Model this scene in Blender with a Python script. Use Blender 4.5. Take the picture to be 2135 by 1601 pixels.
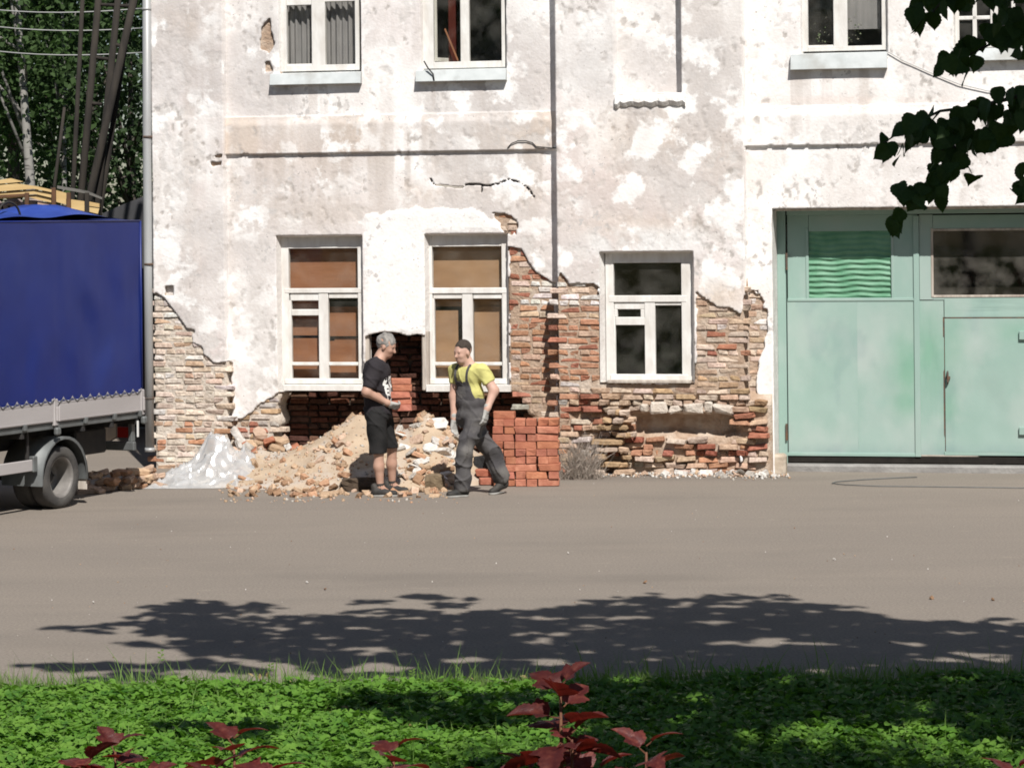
import bpy, bmesh, math, random
import numpy as np
from mathutils import Vector, Matrix, Euler
random.seed(11); rng = np.random.default_rng(11)
for _o in list(bpy.data.objects): bpy.data.objects.remove(_o)
SC = bpy.context.scene; COL = SC.collection
R = math.radians

# ---------------------------------------------------------------- camera, sky, sun, exposure
FPX, CXP, CYP, ROLL, CAMH = 5500.0, 1067.5, 460.0, 0.0105, 3.03     # long lens, eye 3 m above the road
SUN_EL, SUN_AZ = R(49), R(13)                                        # sun behind the camera, a little to the right
EXPOSURE = 0.31
cd = bpy.data.cameras.new('camera'); cam = bpy.data.objects.new('camera', cd); COL.objects.link(cam)
cd.sensor_fit = 'HORIZONTAL'; cd.sensor_width = 36.0; cd.lens = 36.0*FPX/2135.0
cd.shift_y = -(800.5-CYP)/2135.0; cd.clip_start = 0.1; cd.clip_end = 2000
cam.matrix_world = Matrix.Translation((0,0,CAMH)) @ Matrix.Rotation(R(90),4,'X') @ Matrix.Rotation(-ROLL,4,'Z')
SC.camera = cam
wd = bpy.data.worlds.new('World'); SC.world = wd; wd.use_nodes = True
nt = wd.node_tree; bg = nt.nodes['Background']; sk = nt.nodes.new('ShaderNodeTexSky')
sk.sky_type = 'NISHITA'; sk.sun_disc = False; sk.sun_elevation = SUN_EL; sk.sun_rotation = math.pi-SUN_AZ
sk.air_density = 1.0; sk.dust_density = 0.6; sk.ozone_density = 1.0
nt.links.new(sk.outputs[0], bg.inputs[0]); bg.inputs[1].default_value = 0.05
SUNH = Vector((math.sin(SUN_AZ), -math.cos(SUN_AZ), 0))
SUND = Vector((SUNH.x*math.cos(SUN_EL), SUNH.y*math.cos(SUN_EL), math.sin(SUN_EL)))
sl = bpy.data.lights.new('sun', 'SUN'); sl.energy = 5.0; sl.angle = R(0.53); sl.color = (1.0, 0.96, 0.905)
sun = bpy.data.objects.new('sun', sl); COL.objects.link(sun); sun.location = SUND*60
sun.rotation_euler = (-SUND).to_track_quat('-Z', 'Y').to_euler()
vs = SC.view_settings; vs.view_transform = 'Standard'; vs.look = 'None'; vs.gamma = 1.0; vs.use_curve_mapping = False
vs.exposure = EXPOSURE; SC.cycles.pixel_filter_type = 'BLACKMAN_HARRIS'; SC.cycles.filter_width = 1.8
cy = SC.cycles; cy.max_bounces = 6; cy.diffuse_bounces = 3; cy.glossy_bounces = 3; cy.transmission_bounces = 4; cy.transparent_max_bounces = 8; cy.caustics_reflective = False; cy.caustics_refractive = False

# ---------------------------------------------------------------- picture <-> place
_c, _s = math.cos(ROLL), math.sin(ROLL)
def ray(px, py):
    dx, dy = px-CXP, py-CYP
    return (dx*_c-dy*_s)/FPX, -(dx*_s+dy*_c)/FPX          # X and Z for one metre of Y
def at(px, py, Y):
    a, b = ray(px, py); return Vector((a*Y, Y, CAMH+b*Y))
def ground(px, py, z=0.0):
    a, b = ray(px, py); Y = (z-CAMH)/b; return Vector((a*Y, Y, z))
def proj(X, Y, Z):
    a = X/Y*FPX; b = -(Z-CAMH)/Y*FPX
    return CXP+a*_c+b*_s, CYP-a*_s+b*_c
WANG = R(12); WO = Vector((3.307, 31.2, 0)); EU = Vector((math.cos(WANG), -math.sin(WANG), 0)); EN = Vector((math.sin(WANG), math.cos(WANG), 0))
def wall(px, py, off=0.0):
    """a point of the house front (u along it, z up); off = metres in front of the main face"""
    a, b = ray(px, py); d = Vector((a, 1.0, b))
    t = ((WO-Vector((0,0,CAMH))).dot(EN)-off)/d.dot(EN)
    p = Vector((0,0,CAMH))+d*t-WO
    return p.dot(EU), p.z
def wallw(u, y, z): return WO+EU*u+EN*y+Vector((0,0,z))
def wproj(u, y, z):
    X = WO.x+EU.x*u+EN.x*y; Y = WO.y+EU.y*u+EN.y*y
    return proj(X, Y, z)

# ---------------------------------------------------------------- noise and fields
_tab = np.random.default_rng(3).random((256,256))
def vnoise(x, y):
    xi = np.floor(x).astype(int); yi = np.floor(y).astype(int); fx = x-xi; fy = y-yi
    fx = fx*fx*(3-2*fx); fy = fy*fy*(3-2*fy)
    a = _tab[xi&255, yi&255]; b = _tab[(xi+1)&255, yi&255]; c = _tab[xi&255, (yi+1)&255]; d = _tab[(xi+1)&255, (yi+1)&255]
    return (a*(1-fx)+b*fx)*(1-fy)+(c*(1-fx)+d*fx)*fy
def fbm(x, y, o=4, g=0.5):
    s = 0; am = 1; tot = 0
    for i in range(o):
        s = s+am*vnoise(x*2**i+17.3*i, y*2**i+9.1*i); tot += am; am *= g
    return s/tot
def sstep(a, b, x):
    t = np.clip((x-a)/(b-a), 0, 1); return t*t*(3-2*t)
def seg_dist(x, y, ax, ay, bx, by):
    ex, ey = bx-ax, by-ay; t = np.clip(((x-ax)*ex+(y-ay)*ey)/(ex*ex+ey*ey+1e-12), 0, 1)
    return np.hypot(x-ax-t*ex, y-ay-t*ey)
def sdpoly(x, y, P):
    d = np.full(np.shape(x), 1e9); ins = np.zeros(np.shape(x), bool); n = len(P)
    for i in range(n):
        ax, ay = P[i]; bx, by = P[(i+1)%n]
        d = np.minimum(d, seg_dist(x, y, ax, ay, bx, by))
        if ay != by:
            c = ((ay > y) != (by > y)) & (x < (bx-ax)*(y-ay)/(by-ay)+ax)
            ins ^= c
    return np.where(ins, -d, d)
def sdline(x, y, P):
    d = np.full(np.shape(x), 1e9)
    for i in range(len(P)-1): d = np.minimum(d, seg_dist(x, y, *P[i], *P[i+1]))
    return d

# ---------------------------------------------------------------- objects
def tag(o, label=None, cat=None, group=None, kind=None):
    if label: o['label'] = label
    if cat: o['category'] = cat
    if group: o['group'] = group
    if kind: o['kind'] = kind
    return o
def link(o, parent=None):
    COL.objects.link(o)
    if parent is not None: o.parent = parent
    return o
def empty(name, loc=(0,0,0), rz=0.0):
    o = bpy.data.objects.new(name, None); o.empty_display_size = 0.2; link(o); o.location = loc; o.rotation_euler = (0,0,rz); return o
def mesh_np(name, V, Fs, mats=None, smooth=False, cols=None):
    """fast mesh from arrays; Fs = array (n,3|4)"""
    V = np.asarray(V, np.float32); Fs = np.asarray(Fs, np.int32); k = Fs.shape[1]
    me = bpy.data.meshes.new(name); me.vertices.add(len(V)); me.vertices.foreach_set('co', V.ravel())
    me.loops.add(Fs.size); me.loops.foreach_set('vertex_index', Fs.ravel())
    me.polygons.add(len(Fs)); me.polygons.foreach_set('loop_start', np.arange(0, Fs.size, k, dtype=np.int32))
    if smooth: me.polygons.foreach_set('use_smooth', np.ones(len(Fs), bool))
    me.update(calc_edges=True); me.validate()
    if cols is not None:
        at_ = me.color_attributes.new('Col', 'FLOAT_COLOR', 'POINT')
        c4 = np.ones((len(V),4), np.float32); c4[:,:3] = cols; at_.data.foreach_set('color', c4.ravel())
    if mats is not None: me.materials.append(mats)
    return me
def ob(name, me, parent=None):
    return link(bpy.data.objects.new(name, me), parent)
class MB:
    """collects boxes, tubes and prisms into one mesh"""
    def __init__(s): s.v = []; s.f = []
    def add(s, V, Fc):
        b = len(s.v); s.v += [tuple(p) for p in V]; s.f += [tuple(i+b for i in q) for q in Fc]; return s
    def box(s, x0, x1, y0, y1, z0, z1, M=None):
        V = [Vector((x,y,z)) for z in (z0,z1) for y in (y0,y1) for x in (x0,x1)]
        if M is not None: V = [M@p for p in V]
        return s.add(V, [(0,2,3,1),(4,5,7,6),(0,1,5,4),(2,6,7,3),(0,4,6,2),(1,3,7,5)])
    def cbox(s, x0, x1, y0, y1, z0, z1, c=0.004, M=None):
        """box with chamfered edges (26 faces)"""
        bm = bmesh.new(); bmesh.ops.create_cube(bm, size=1)
        for v in bm.verts: v.co = Vector(((x0+x1)/2+v.co.x*(x1-x0), (y0+y1)/2+v.co.y*(y1-y0), (z0+z1)/2+v.co.z*(z1-z0)))
        c = min(c, abs(x1-x0)*.3, abs(y1-y0)*.3, abs(z1-z0)*.3)
        bmesh.ops.bevel(bm, geom=bm.edges[:], offset=c, segments=1, affect='EDGES', profile=0.5)
        if M is not None: bm.transform(M)
        bm.verts.index_update(); s.add([v.co.copy() for v in bm.verts], [[v.index for v in f.verts] for f in bm.faces]); bm.free(); return s
    def tube(s, P, r, n=8, cap=True):
        P = [Vector(p) for p in P]; rs = r if isinstance(r, (list, tuple)) else [r]*len(P)
        V = []; up = None
        for i, p in enumerate(P):
            t = (P[min(i+1,len(P)-1)]-P[max(i-1,0)]).normalized()
            if up is None: up = t.orthogonal().normalized()
            up = (up-t*up.dot(t)); up = up.normalized() if up.length > 1e-6 else t.orthogonal().normalized()
            w = t.cross(up)
            V += [p+(up*math.cos(2*math.pi*k/n)+w*math.sin(2*math.pi*k/n))*rs[i] for k in range(n)]
        Fc = [(i*n+k, i*n+(k+1)%n, (i+1)*n+(k+1)%n, (i+1)*n+k) for i in range(len(P)-1) for k in range(n)]
        if cap: Fc += [tuple(range(n-1,-1,-1)), tuple((len(P)-1)*n+k for k in range(n))]
        return s.add(V, Fc)
    def prism(s, P, y0, y1):
        """outline in x,z extruded along y"""
        n = len(P); V = [(p[0],y0,p[1]) for p in P]+[(p[0],y1,p[1]) for p in P]
        return s.add(V, [tuple(range(n)), tuple(range(2*n-1,n-1,-1))]+[(i,i+n,(i+1)%n+n,(i+1)%n) for i in range(n)])
    def lathe(s, prof, n=24, M=None):
        """profile (radius, height) turned about z"""
        V = []
        for r_, h in prof: V += [Vector((r_*math.cos(2*math.pi*k/n), r_*math.sin(2*math.pi*k/n), h)) for k in range(n)]
        if M is not None: V = [M@p for p in V]
        return s.add(V, [(i*n+k, i*n+(k+1)%n, (i+1)*n+(k+1)%n, (i+1)*n+k) for i in range(len(prof)-1) for k in range(n)])
    def build(s, name, m, parent=None, smooth=False, fixn=False):
        me = bpy.data.meshes.new(name); me.from_pydata(s.v, [], s.f)
        if fixn:
            bm = bmesh.new(); bm.from_mesh(me); bmesh.ops.recalc_face_normals(bm, faces=bm.faces[:]); bm.to_mesh(me); bm.free()
        if m is not None: me.materials.append(m)
        if smooth:
            me.polygons.foreach_set('use_smooth', [True]*len(me.polygons))
        me.update(); return ob(name, me, parent)

# ---------------------------------------------------------------- materials
def mat(name, c1, c2=None, scale=6.0, rough=0.85, bump=0.0, bscale=40.0, metal=0.0, src=None, lo=0.35, hi=0.65, spec=0.3, c3=None, s3=2.0, stretch=(1,1,1), detail=5.0, sheen=0.0, trans=None):
    m = bpy.data.materials.new(name); m.use_nodes = True; t = m.node_tree; N = t.nodes; L = t.links
    b = N['Principled BSDF']; b.inputs['Roughness'].default_value = rough; b.inputs['Metallic'].default_value = metal
    b.inputs['Specular IOR Level'].default_value = spec
    tc = N.new('ShaderNodeTexCoord'); oi = N.new('ShaderNodeObjectInfo')
    mp = N.new('ShaderNodeVectorMath'); mp.operation = 'MULTIPLY_ADD'; mp.inputs[1].default_value = stretch
    ml = N.new('ShaderNodeMath'); ml.operation = 'MULTIPLY'; ml.inputs[1].default_value = 37.0
    L.new(oi.outputs['Random'], ml.inputs[0]); L.new(tc.outputs['Object'], mp.inputs[0]); L.new(ml.outputs[0], mp.inputs[2])
    def noi(sc, det=detail):
        n = N.new('ShaderNodeTexNoise'); n.inputs['Scale'].default_value = sc; n.inputs['Detail'].default_value = det
        L.new(mp.outputs[0], n.inputs['Vector']); return n
    def mix(f, a, c, blend='MIX'):
        x = N.new('ShaderNodeMix'); x.data_type = 'RGBA'; x.blend_type = blend
        if isinstance(f, float): x.inputs[0].default_value = f
        else: L.new(f, x.inputs[0])
        for k, v in ((6,a),(7,c)):
            if isinstance(v, tuple): x.inputs[k].default_value = (*v,1)
            else: L.new(v, x.inputs[k])
        return x.outputs[2]
    def ramp(o, a, c):
        r = N.new('ShaderNodeMapRange'); r.inputs[1].default_value = a; r.inputs[2].default_value = c; L.new(o, r.inputs[0]); return r.outputs[0]
    col = c1
    if c2 is not None: col = mix(ramp(noi(scale).outputs[0], lo, hi), c1, c2)
    if c3 is not None: col = mix(ramp(noi(s3).outputs[0], .5, .68), col, c3)
    if src == 'object':
        col = mix(1.0, col, oi.outputs['Color'], 'MULTIPLY')
    elif src == 'attr':
        a = N.new('ShaderNodeVertexColor'); a.layer_name = 'Col'; col = mix(1.0, col, a.outputs[0], 'MULTIPLY')
    if isinstance(col, tuple): b.inputs['Base Color'].default_value = (*col,1)
    else: L.new(col, b.inputs['Base Color'])
    if bump:
        bp = N.new('ShaderNodeBump'); bp.inputs['Strength'].default_value = bump; bp.inputs['Distance'].default_value = 0.02
        L.new(noi(bscale, 6).outputs[0], bp.inputs['Height']); L.new(bp.outputs[0], b.inputs['Normal'])
    if sheen: b.inputs['Sheen Weight'].default_value = sheen
    if trans is not None:      # thin leaf: some light passes through
        o_ = N['Material Output']; tr = N.new('ShaderNodeBsdfTranslucent'); mx = N.new('ShaderNodeMixShader'); mx.inputs[0].default_value = trans[1]
        tr.inputs[0].default_value = (*trans[0],1); L.new(b.outputs[0], mx.inputs[1]); L.new(tr.outputs[0], mx.inputs[2]); L.new(mx.outputs[0], o_.inputs[0])
    return m
def glass(name, tint=(0.95,0.95,0.93), refl=0.10, dirt=0.04, dcol=(.5,.48,.44)):
    m = bpy.data.materials.new(name); m.use_nodes = True; t = m.node_tree; N = t.nodes; L = t.links
    N.remove(N['Principled BSDF']); o = N['Material Output']
    tr = N.new('ShaderNodeBsdfTransparent'); tr.inputs[0].default_value = (*tint,1)
    gl = N.new('ShaderNodeBsdfGlossy'); gl.inputs['Roughness'].default_value = 0.03
    fr = N.new('ShaderNodeLayerWeight'); fr.inputs[0].default_value = .5
    po = N.new('ShaderNodeMath'); po.operation = 'POWER'; po.inputs[1].default_value = 5.0; L.new(fr.outputs['Facing'], po.inputs[0])
    mu = N.new('ShaderNodeMath'); mu.operation = 'MULTIPLY_ADD'; mu.inputs[1].default_value = .9; mu.inputs[2].default_value = refl*.5; mu.use_clamp = True
    L.new(po.outputs[0], mu.inputs[0])
    m1 = N.new('ShaderNodeMixShader'); L.new(mu.outputs[0], m1.inputs[0]); L.new(tr.outputs[0], m1.inputs[1]); L.new(gl.outputs[0], m1.inputs[2])
    di = N.new('ShaderNodeBsdfDiffuse'); di.inputs[0].default_value = (*dcol,1)
    tc = N.new('ShaderNodeTexCoord'); no = N.new('ShaderNodeTexNoise'); no.inputs['Scale'].default_value = 4.0; no.inputs['Detail'].default_value = 6
    L.new(tc.outputs['Object'], no.inputs['Vector'])
    mr = N.new('ShaderNodeMapRange'); mr.inputs[1].default_value = .4; mr.inputs[2].default_value = .8; mr.inputs[4].default_value = dirt*2.5; L.new(no.outputs[0], mr.inputs[0])
    m2 = N.new('ShaderNodeMixShader'); L.new(mr.outputs[0], m2.inputs[0]); L.new(m1.outputs[0], m2.inputs[1]); L.new(di.outputs[0], m2.inputs[2])
    L.new(m2.outputs[0], o.inputs[0]); return m

MT = {}
MT['plaster'] = mat('old lime plaster', (1,1,1), (.93,.92,.91), scale=22, rough=.95, bump=.22, bscale=34, src='attr', spec=.1)
def chips(m):
    t = m.node_tree; N = t.nodes; L = t.links; b = N['Principled BSDF']; old = b.inputs['Base Color'].links[0].from_socket; vec = [n for n in N if n.type == 'VECT_MATH'][0].outputs[0]
    def noi(sc, det, dx):
        a_ = N.new('ShaderNodeVectorMath'); a_.operation = 'ADD'; a_.inputs[1].default_value = (dx,dx,dx); L.new(vec, a_.inputs[0])
        n = N.new('ShaderNodeTexNoise'); n.inputs['Scale'].default_value = sc; n.inputs['Detail'].default_value = det; n.inputs['Roughness'].default_value = .6; L.new(a_.outputs[0], n.inputs['Vector']); return n.outputs[0]
    def mr(o, x, y):
        r = N.new('ShaderNodeMapRange'); r.inputs[1].default_value = x; r.inputs[2].default_value = y; L.new(o, r.inputs[0]); return r.outputs[0]
    def mul(x, y):
        q = N.new('ShaderNodeMath'); q.operation = 'MULTIPLY'; L.new(x, q.inputs[0]); L.new(y, q.inputs[1]); return q.outputs[0]
    def mix(f, a_, c):
        x = N.new('ShaderNodeMix'); x.data_type = 'RGBA'; L.new(f, x.inputs[0]); L.new(a_, x.inputs[6]); x.inputs[7].default_value = (*c,1); return x.outputs[2]
    c = mix(mul(mr(noi(9,8,3.1), .585, .605), mr(noi(1.5,4,7.7), .47, .62)), old, (.50,.475,.46))
    c = mix(mul(mr(noi(24,5,1.7), .64, .66), mr(noi(2.1,3,2.2), .47, .60)), c, (.34,.315,.30))
    c = mix(mul(mr(noi(2.6,9,9.4), .52, .58), mr(noi(1.0,3,4.4), .42, .58)), c, (.80,.785,.77))
    L.new(c, b.inputs['Base Color'])
chips(MT['plaster'])
MT['jamb'] = mat('plastered reveal', (.74,.72,.69), (.62,.58,.55), scale=5, rough=.95, bump=.4, bscale=22, spec=.1)
MT['mortar'] = mat('old mortar', (.43,.325,.245), (.33,.235,.17), scale=9, rough=1, bump=1.0, bscale=30, c3=(.50,.42,.345), s3=4, spec=.05)
MT['brick'] = mat('old brick', (1,1,1), (.66,.62,.60), scale=24, rough=.95, bump=.5, bscale=45, src='object', c3=(1.12,1.12,1.10), s3=9, spec=.08)
MT['brickv'] = mat('old brick joined', (1,1,1), (.66,.62,.60), scale=24, rough=.95, bump=.8, bscale=45, src='attr', spec=.08)
MT['newbrick'] = mat('new red brick', (.42,.165,.105), (.345,.128,.082), scale=14, rough=.85, bump=.35, bscale=60, src='object', c3=(.50,.215,.14), s3=8, spec=.1)
MT['paintwood'] = mat('worn white painted wood', (.74,.73,.70), (.60,.57,.53), scale=9, rough=.6, bump=.25, bscale=30, stretch=(1,1,.35), c3=(.66,.64,.61), s3=5, spec=.3)
MT['rawwood'] = mat('grey bare wood', (.52,.47,.41), (.34,.29,.25), scale=14, rough=.9, bump=.5, bscale=40, stretch=(1,1,.15), spec=.1)
MT['sillmetal'] = mat('painted tin sill', (.55,.58,.58), (.46,.49,.49), scale=6, rough=.55, bump=.12, bscale=14, spec=.4, c3=(.38,.38,.36), s3=3)
MT['pane'] = glass('window glass', refl=.05, dirt=.025)
MT['paned'] = glass('dusty gate glass', refl=.06, dirt=.10, dcol=(.30,.28,.25))
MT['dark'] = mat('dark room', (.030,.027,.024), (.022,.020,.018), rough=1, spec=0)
MT['curtain'] = mat('grey curtain', (.30,.29,.30), (.24,.235,.245), scale=8, rough=1, spec=0, stretch=(3,1,.2))
MT['ply_o'] = mat('orange brown board', (.33,.155,.085), (.26,.115,.062), scale=4, rough=.7, stretch=(.3,1,2), bump=.1)
MT['ply_t'] = mat('tan board', (.41,.255,.155), (.33,.20,.12), scale=3, rough=.7, stretch=(.5,1,1.5), bump=.1)
MT['gate'] = mat('faded green gate paint', (.255,.375,.328), (.28,.395,.35), scale=2.2, rough=.55, bump=.10, bscale=7, spec=.35, c3=(.33,.415,.38), s3=1.3, stretch=(1,1,.7))
MT['gatedeep'] = mat('fresh green gate paint', (.085,.235,.135), (.14,.30,.195), scale=5, rough=.5, bump=.2, bscale=12, spec=.4)
MT['gateworn'] = mat('greener worn paint', (.16,.36,.235), (.27,.44,.345), scale=4, rough=.5, bump=.1, spec=.35)
MT['iron'] = mat('rusty iron', (.10,.085,.075), (.17,.10,.065), scale=14, rough=.75, metal=.3, bump=.4, bscale=40)
MT['zinc'] = mat('grey zinc pipe', (.43,.44,.44), (.36,.36,.355), scale=4, rough=.5, metal=.25, bump=.08, bscale=20, stretch=(1,1,.3), spec=.4)
MT['concrete'] = mat('grey concrete', (.30,.29,.275), (.22,.21,.20), scale=5, rough=.95, bump=.5, bscale=30)
MT['stone'] = mat('pale limestone', (.46,.395,.32), (.35,.285,.22), scale=9, rough=.95, bump=.7, bscale=18, spec=.1)
MT['roof'] = mat('dark roof sheet', (.055,.055,.06), (.04,.04,.042), scale=3, rough=.6)
# ================================================================ ground, road, lawn bed
def asphalt():
    m = bpy.data.materials.new('dusty asphalt'); m.use_nodes = True; t = m.node_tree; N = t.nodes; L = t.links; b = N['Principled BSDF']
    b.inputs['Roughness'].default_value = .92; b.inputs['Specular IOR Level'].default_value = .15
    tc = N.new('ShaderNodeTexCoord')
    def noi(sc, det, st=(1,1,1)):
        mp = N.new('ShaderNodeMapping'); mp.inputs['Scale'].default_value = st; L.new(tc.outputs['Object'], mp.inputs[0])
        n = N.new('ShaderNodeTexNoise'); n.inputs['Scale'].default_value = sc; n.inputs['Detail'].default_value = det; L.new(mp.outputs[0], n.inputs['Vector']); return n.outputs[0]
    def mr(o, a, c, x=0., y=1.):
        r = N.new('ShaderNodeMapRange'); r.inputs[1].default_value = a; r.inputs[2].default_value = c; r.inputs[3].default_value = x; r.inputs[4].default_value = y; L.new(o, r.inputs[0]); return r.outputs[0]
    def mix(f, a, c, bl='MIX'):
        x = N.new('ShaderNodeMix'); x.data_type = 'RGBA'; x.blend_type = bl
        if isinstance(f, float): x.inputs[0].default_value = f
        else: L.new(f, x.inputs[0])
        for k, v in ((6,a),(7,c)):
            if isinstance(v, tuple): x.inputs[k].default_value = (*v,1)
            else: L.new(v, x.inputs[k])
        return x.outputs[2]
    col = mix(mr(noi(.55,6,(.35,1,1)),.35,.65), (.222,.186,.150), (.186,.157,.129))
    col = mix(mr(noi(2.2,5,(.18,1,1)),.50,.85), col, (.168,.141,.115))           # tyre-worn bands along the street
    col = mix(mr(noi(160,2),.3,.7), col, mix(.5, col, (.26,.24,.22)))             # grit
    col = mix(mr(noi(9,4,(.5,1,1)),.62,.72), col, (.255,.222,.182))               # dust
    col = mix(mr(noi(45,3),.35,.65), mix(.35, col, (.13,.11,.095)), mix(.30, col, (.30,.265,.225)))
    col = mix(mr(noi(.7,7,(.5,1,1)),.55,.70), col, mix(.30, col, (.13,.115,.10)))
    L.new(col, b.inputs['Base Color'])
    bp = N.new('ShaderNodeBump'); bp.inputs['Strength'].default_value = .35; bp.inputs['Distance'].default_value = .01
    L.new(noi(120,4), bp.inputs['Height']); L.new(bp.outputs[0], b.inputs['Normal']); return m
MT['asphalt'] = asphalt()
MT['soil'] = mat('lawn soil', (.030,.034,.016), (.045,.040,.022), scale=12, rough=1, bump=.6, bscale=30, spec=0)
MT['earth'] = mat('grassy ground', (.045,.075,.025), (.07,.075,.035), scale=.4, rough=1, bump=.5, bscale=8, spec=0)
def sheet(name, x0, x1, y0, y1, z, m):
    me = bpy.data.meshes.new(name); me.from_pydata([(x0,y0,z),(x1,y0,z),(x1,y1,z),(x0,y1,z)], [], [(0,1,2,3)]); me.materials.append(m)
    o = ob(name, me); o['kind'] = 'structure'; return o
sheet('ground', -400, 400, -200, 600, -0.03, MT['earth'])
ROAD0 = 16.66
sheet('road', -120, 120, ROAD0-.35, 42, 0.0, MT['asphalt'])
# lawn: soil sheet with an uneven far edge and a gentle hump
def lawn_edge(x): return ROAD0+0.34*(fbm(x*1.3+3, x*0+1.5, 4)-.5)*2+0.10*math.exp(-((x+1.6)/.7)**2)
xs = np.concatenate([np.linspace(-60,-4.6,24), np.linspace(-4.5,4.5,181), np.linspace(4.6,60,24)]); ts = np.concatenate([[0,.012,.03,.06],np.linspace(.1,1,20)])
ed = np.array([float(lawn_edge(np.float64(x))) for x in xs]); Y0 = 2.0
GX = np.repeat(xs[:,None], len(ts), 1); GY = ed[:,None]-(ed[:,None]-Y0)*ts[None,:]
GZ = 0.045*sstep(0,.02,ts)[None,:]*np.ones_like(GX)+.02*fbm(GX*1.3, GY*1.3, 3)*sstep(0,.05,ts)[None,:]-0.02*(1-sstep(0,.005,ts))[None,:]
V = np.stack([GX,GY,GZ],-1).reshape(-1,3); nn = len(ts)
I = (np.arange(len(xs)-1)[:,None]*nn+np.arange(nn-1)[None,:]).reshape(-1)
o = ob('lawn', mesh_np('lawn', V, np.stack([I+1,I+nn+1,I+nn,I],1), MT['soil'], True)); o['kind'] = 'structure'

# ================================================================ the old house
HOUSE = empty('old_house', WO, -WANG)
tag(HOUSE, 'old two-storey house with peeling pinkish white plaster and bare brick at its base', 'house')
uL = wall(319, 500, .12)[0]; uP = wall(467, 400, .12)[0]; uB0 = wall(1159, 300, .24)[0]; uB1 = wall(1549, 300, .24)[0]
uRfine = wall(2175, 500)[0]; uR = uRfine+3.2; ZTOP = 7.9; ZF = 5.85
OFFP, OFFB = .12, .24
def secoff(u): return np.where(u < uP, OFFP, np.where((u > uB0) & (u < uB1), OFFB, 0.0))
def pw(P, off=0.0): return [wall(x, y, off) for x, y in P]
def rectw(x0, y0, x1, y1, off=0.0):
    a = wall(x0, (y0+y1)/2, off)[0]; b = wall(x1, (y0+y1)/2, off)[0]; xm = (x0+x1)/2
    return a, b, wall(xm, y1, off)[1], wall(xm, y0, off)[1]
# openings in the front (u0,u1,z0,z1)
OPN = {}
OPN['w1'] = rectw(577, 491, 757, 817); OPN['w2'] = rectw(886, 487, 1060, 817); OPN['w3'] = rectw(1250, 524, 1447, 797, OFFB)
OPN['w4'] = rectw(580, -190, 752, 152); OPN['w5'] = rectw(876, -190, 1055, 146); OPN['w6'] = rectw(1668, -200, 1850, 112); OPN['w7'] = rectw(1985, -200, 2160, 104)
OPN['gate'] = rectw(1612, 432, 2215, 1010); OPN['gate'] = (OPN['gate'][0], OPN['gate'][1], -.2, OPN['gate'][3])
OPN['vent'] = rectw(343, 596, 362, 617, OFFP)
def boxsd(u, z, r):
    a = np.maximum(np.maximum(r[0]-u, u-r[1]), np.maximum(r[2]-z, z-r[3])); return a
EXP = [pw([(300,610),(323,613),(348,637),(370,663),(387,687),(402,691),(398,716),(419,722),(425,740),(446,757),(466,753),(477,758),(476,1150),(300,1150)], OFFP),
       pw([(470,872),(505,874),(528,852),(545,838),(565,825),(580,815),(760,815),(760,1150),(470,1150)]),
       pw([(1060,515),(1085,520),(1100,548),(1115,570),(1140,583),(1152,592),(1158,592),(1158,1150),(1060,1150)]),
       pw([(1157,596),(1163,576),(1168,568),(1180,578),(1187,590),(1240,588),(1247,602),(1252,640),(1252,797),(1300,800),(1440,800),(1450,780),(1454,612),(1480,629),(1500,645),(1520,643),(1548,658),(1550,1150),(1157,1150)], OFFB),
       pw([(1548,660),(1553,612),(1570,605),(1585,620),(1597,648),(1602,690),(1594,722),(1579,752),(1575,790),(1582,832),(1600,848),(1604,880),(1609,1150),(1546,1150)]),
       pw([(1024,446),(1040,440),(1066,452),(1078,470),(1066,492),(1046,480)]),
       pw([(548,128),(566,122),(570,150),(552,150)]), pw([(540,60),(562,40),(574,90),(560,112),(545,100)]),
       pw([(446,322),(462,322),(463,330),(446,330)], OFFP), pw([(438,336),(463,336),(463,347),(438,347)], OFFP)]
CAV = pw([(588,818),(757,817),(762,703),(775,697),(800,692),(830,694),(850,700),(870,697),(888,700),(888,816),(1060,817),(1078,822),(1092,835),(1100,862),(1118,872),(1140,890),(1165,905),(1166,1060),(560,1060),(566,905),(580,880),(574,850)])
CRK = [(pw([(897,373),(905,386),(930,388),(960,392),(975,384),(1000,385),(1015,388),(1040,383),(1060,374),(1080,380),(1100,392),(1114,412)]), .010),
       (pw([(1004,388),(1003,402)]), .009), (pw([(1020,442),(1050,448),(1076,460),(1074,490)]), .008),
       (pw([(1455,614),(1480,630),(1500,646),(1522,643),(1549,660)], OFFB), .010),
       (pw([(324,612),(340,622),(367,657),(390,690),(404,691)], OFFP), .012), (pw([(412,876),(450,868),(474,850)], OFFP), .010),
       (pw([(757,446),(700,452),(640,462),(588,478)]), .004), (pw([(1062,516),(1086,521),(1102,550),(1117,571),(1142,584)]), .012),
       (pw([(1560,606),(1578,606),(1594,632),(1600,652)]), .008)]
NICHE = rectw(1284, -140, 1424, 196, OFFB-.20)
zb0 = wall(800, 318)[1]; zb1 = wall(800, 239)[1]
NEWP = pw([(757,446),(800,440),(870,430),(940,433),(1010,438),(1040,466),(1054,486),(890,488),(888,700),(760,700),(757,490)])
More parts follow.
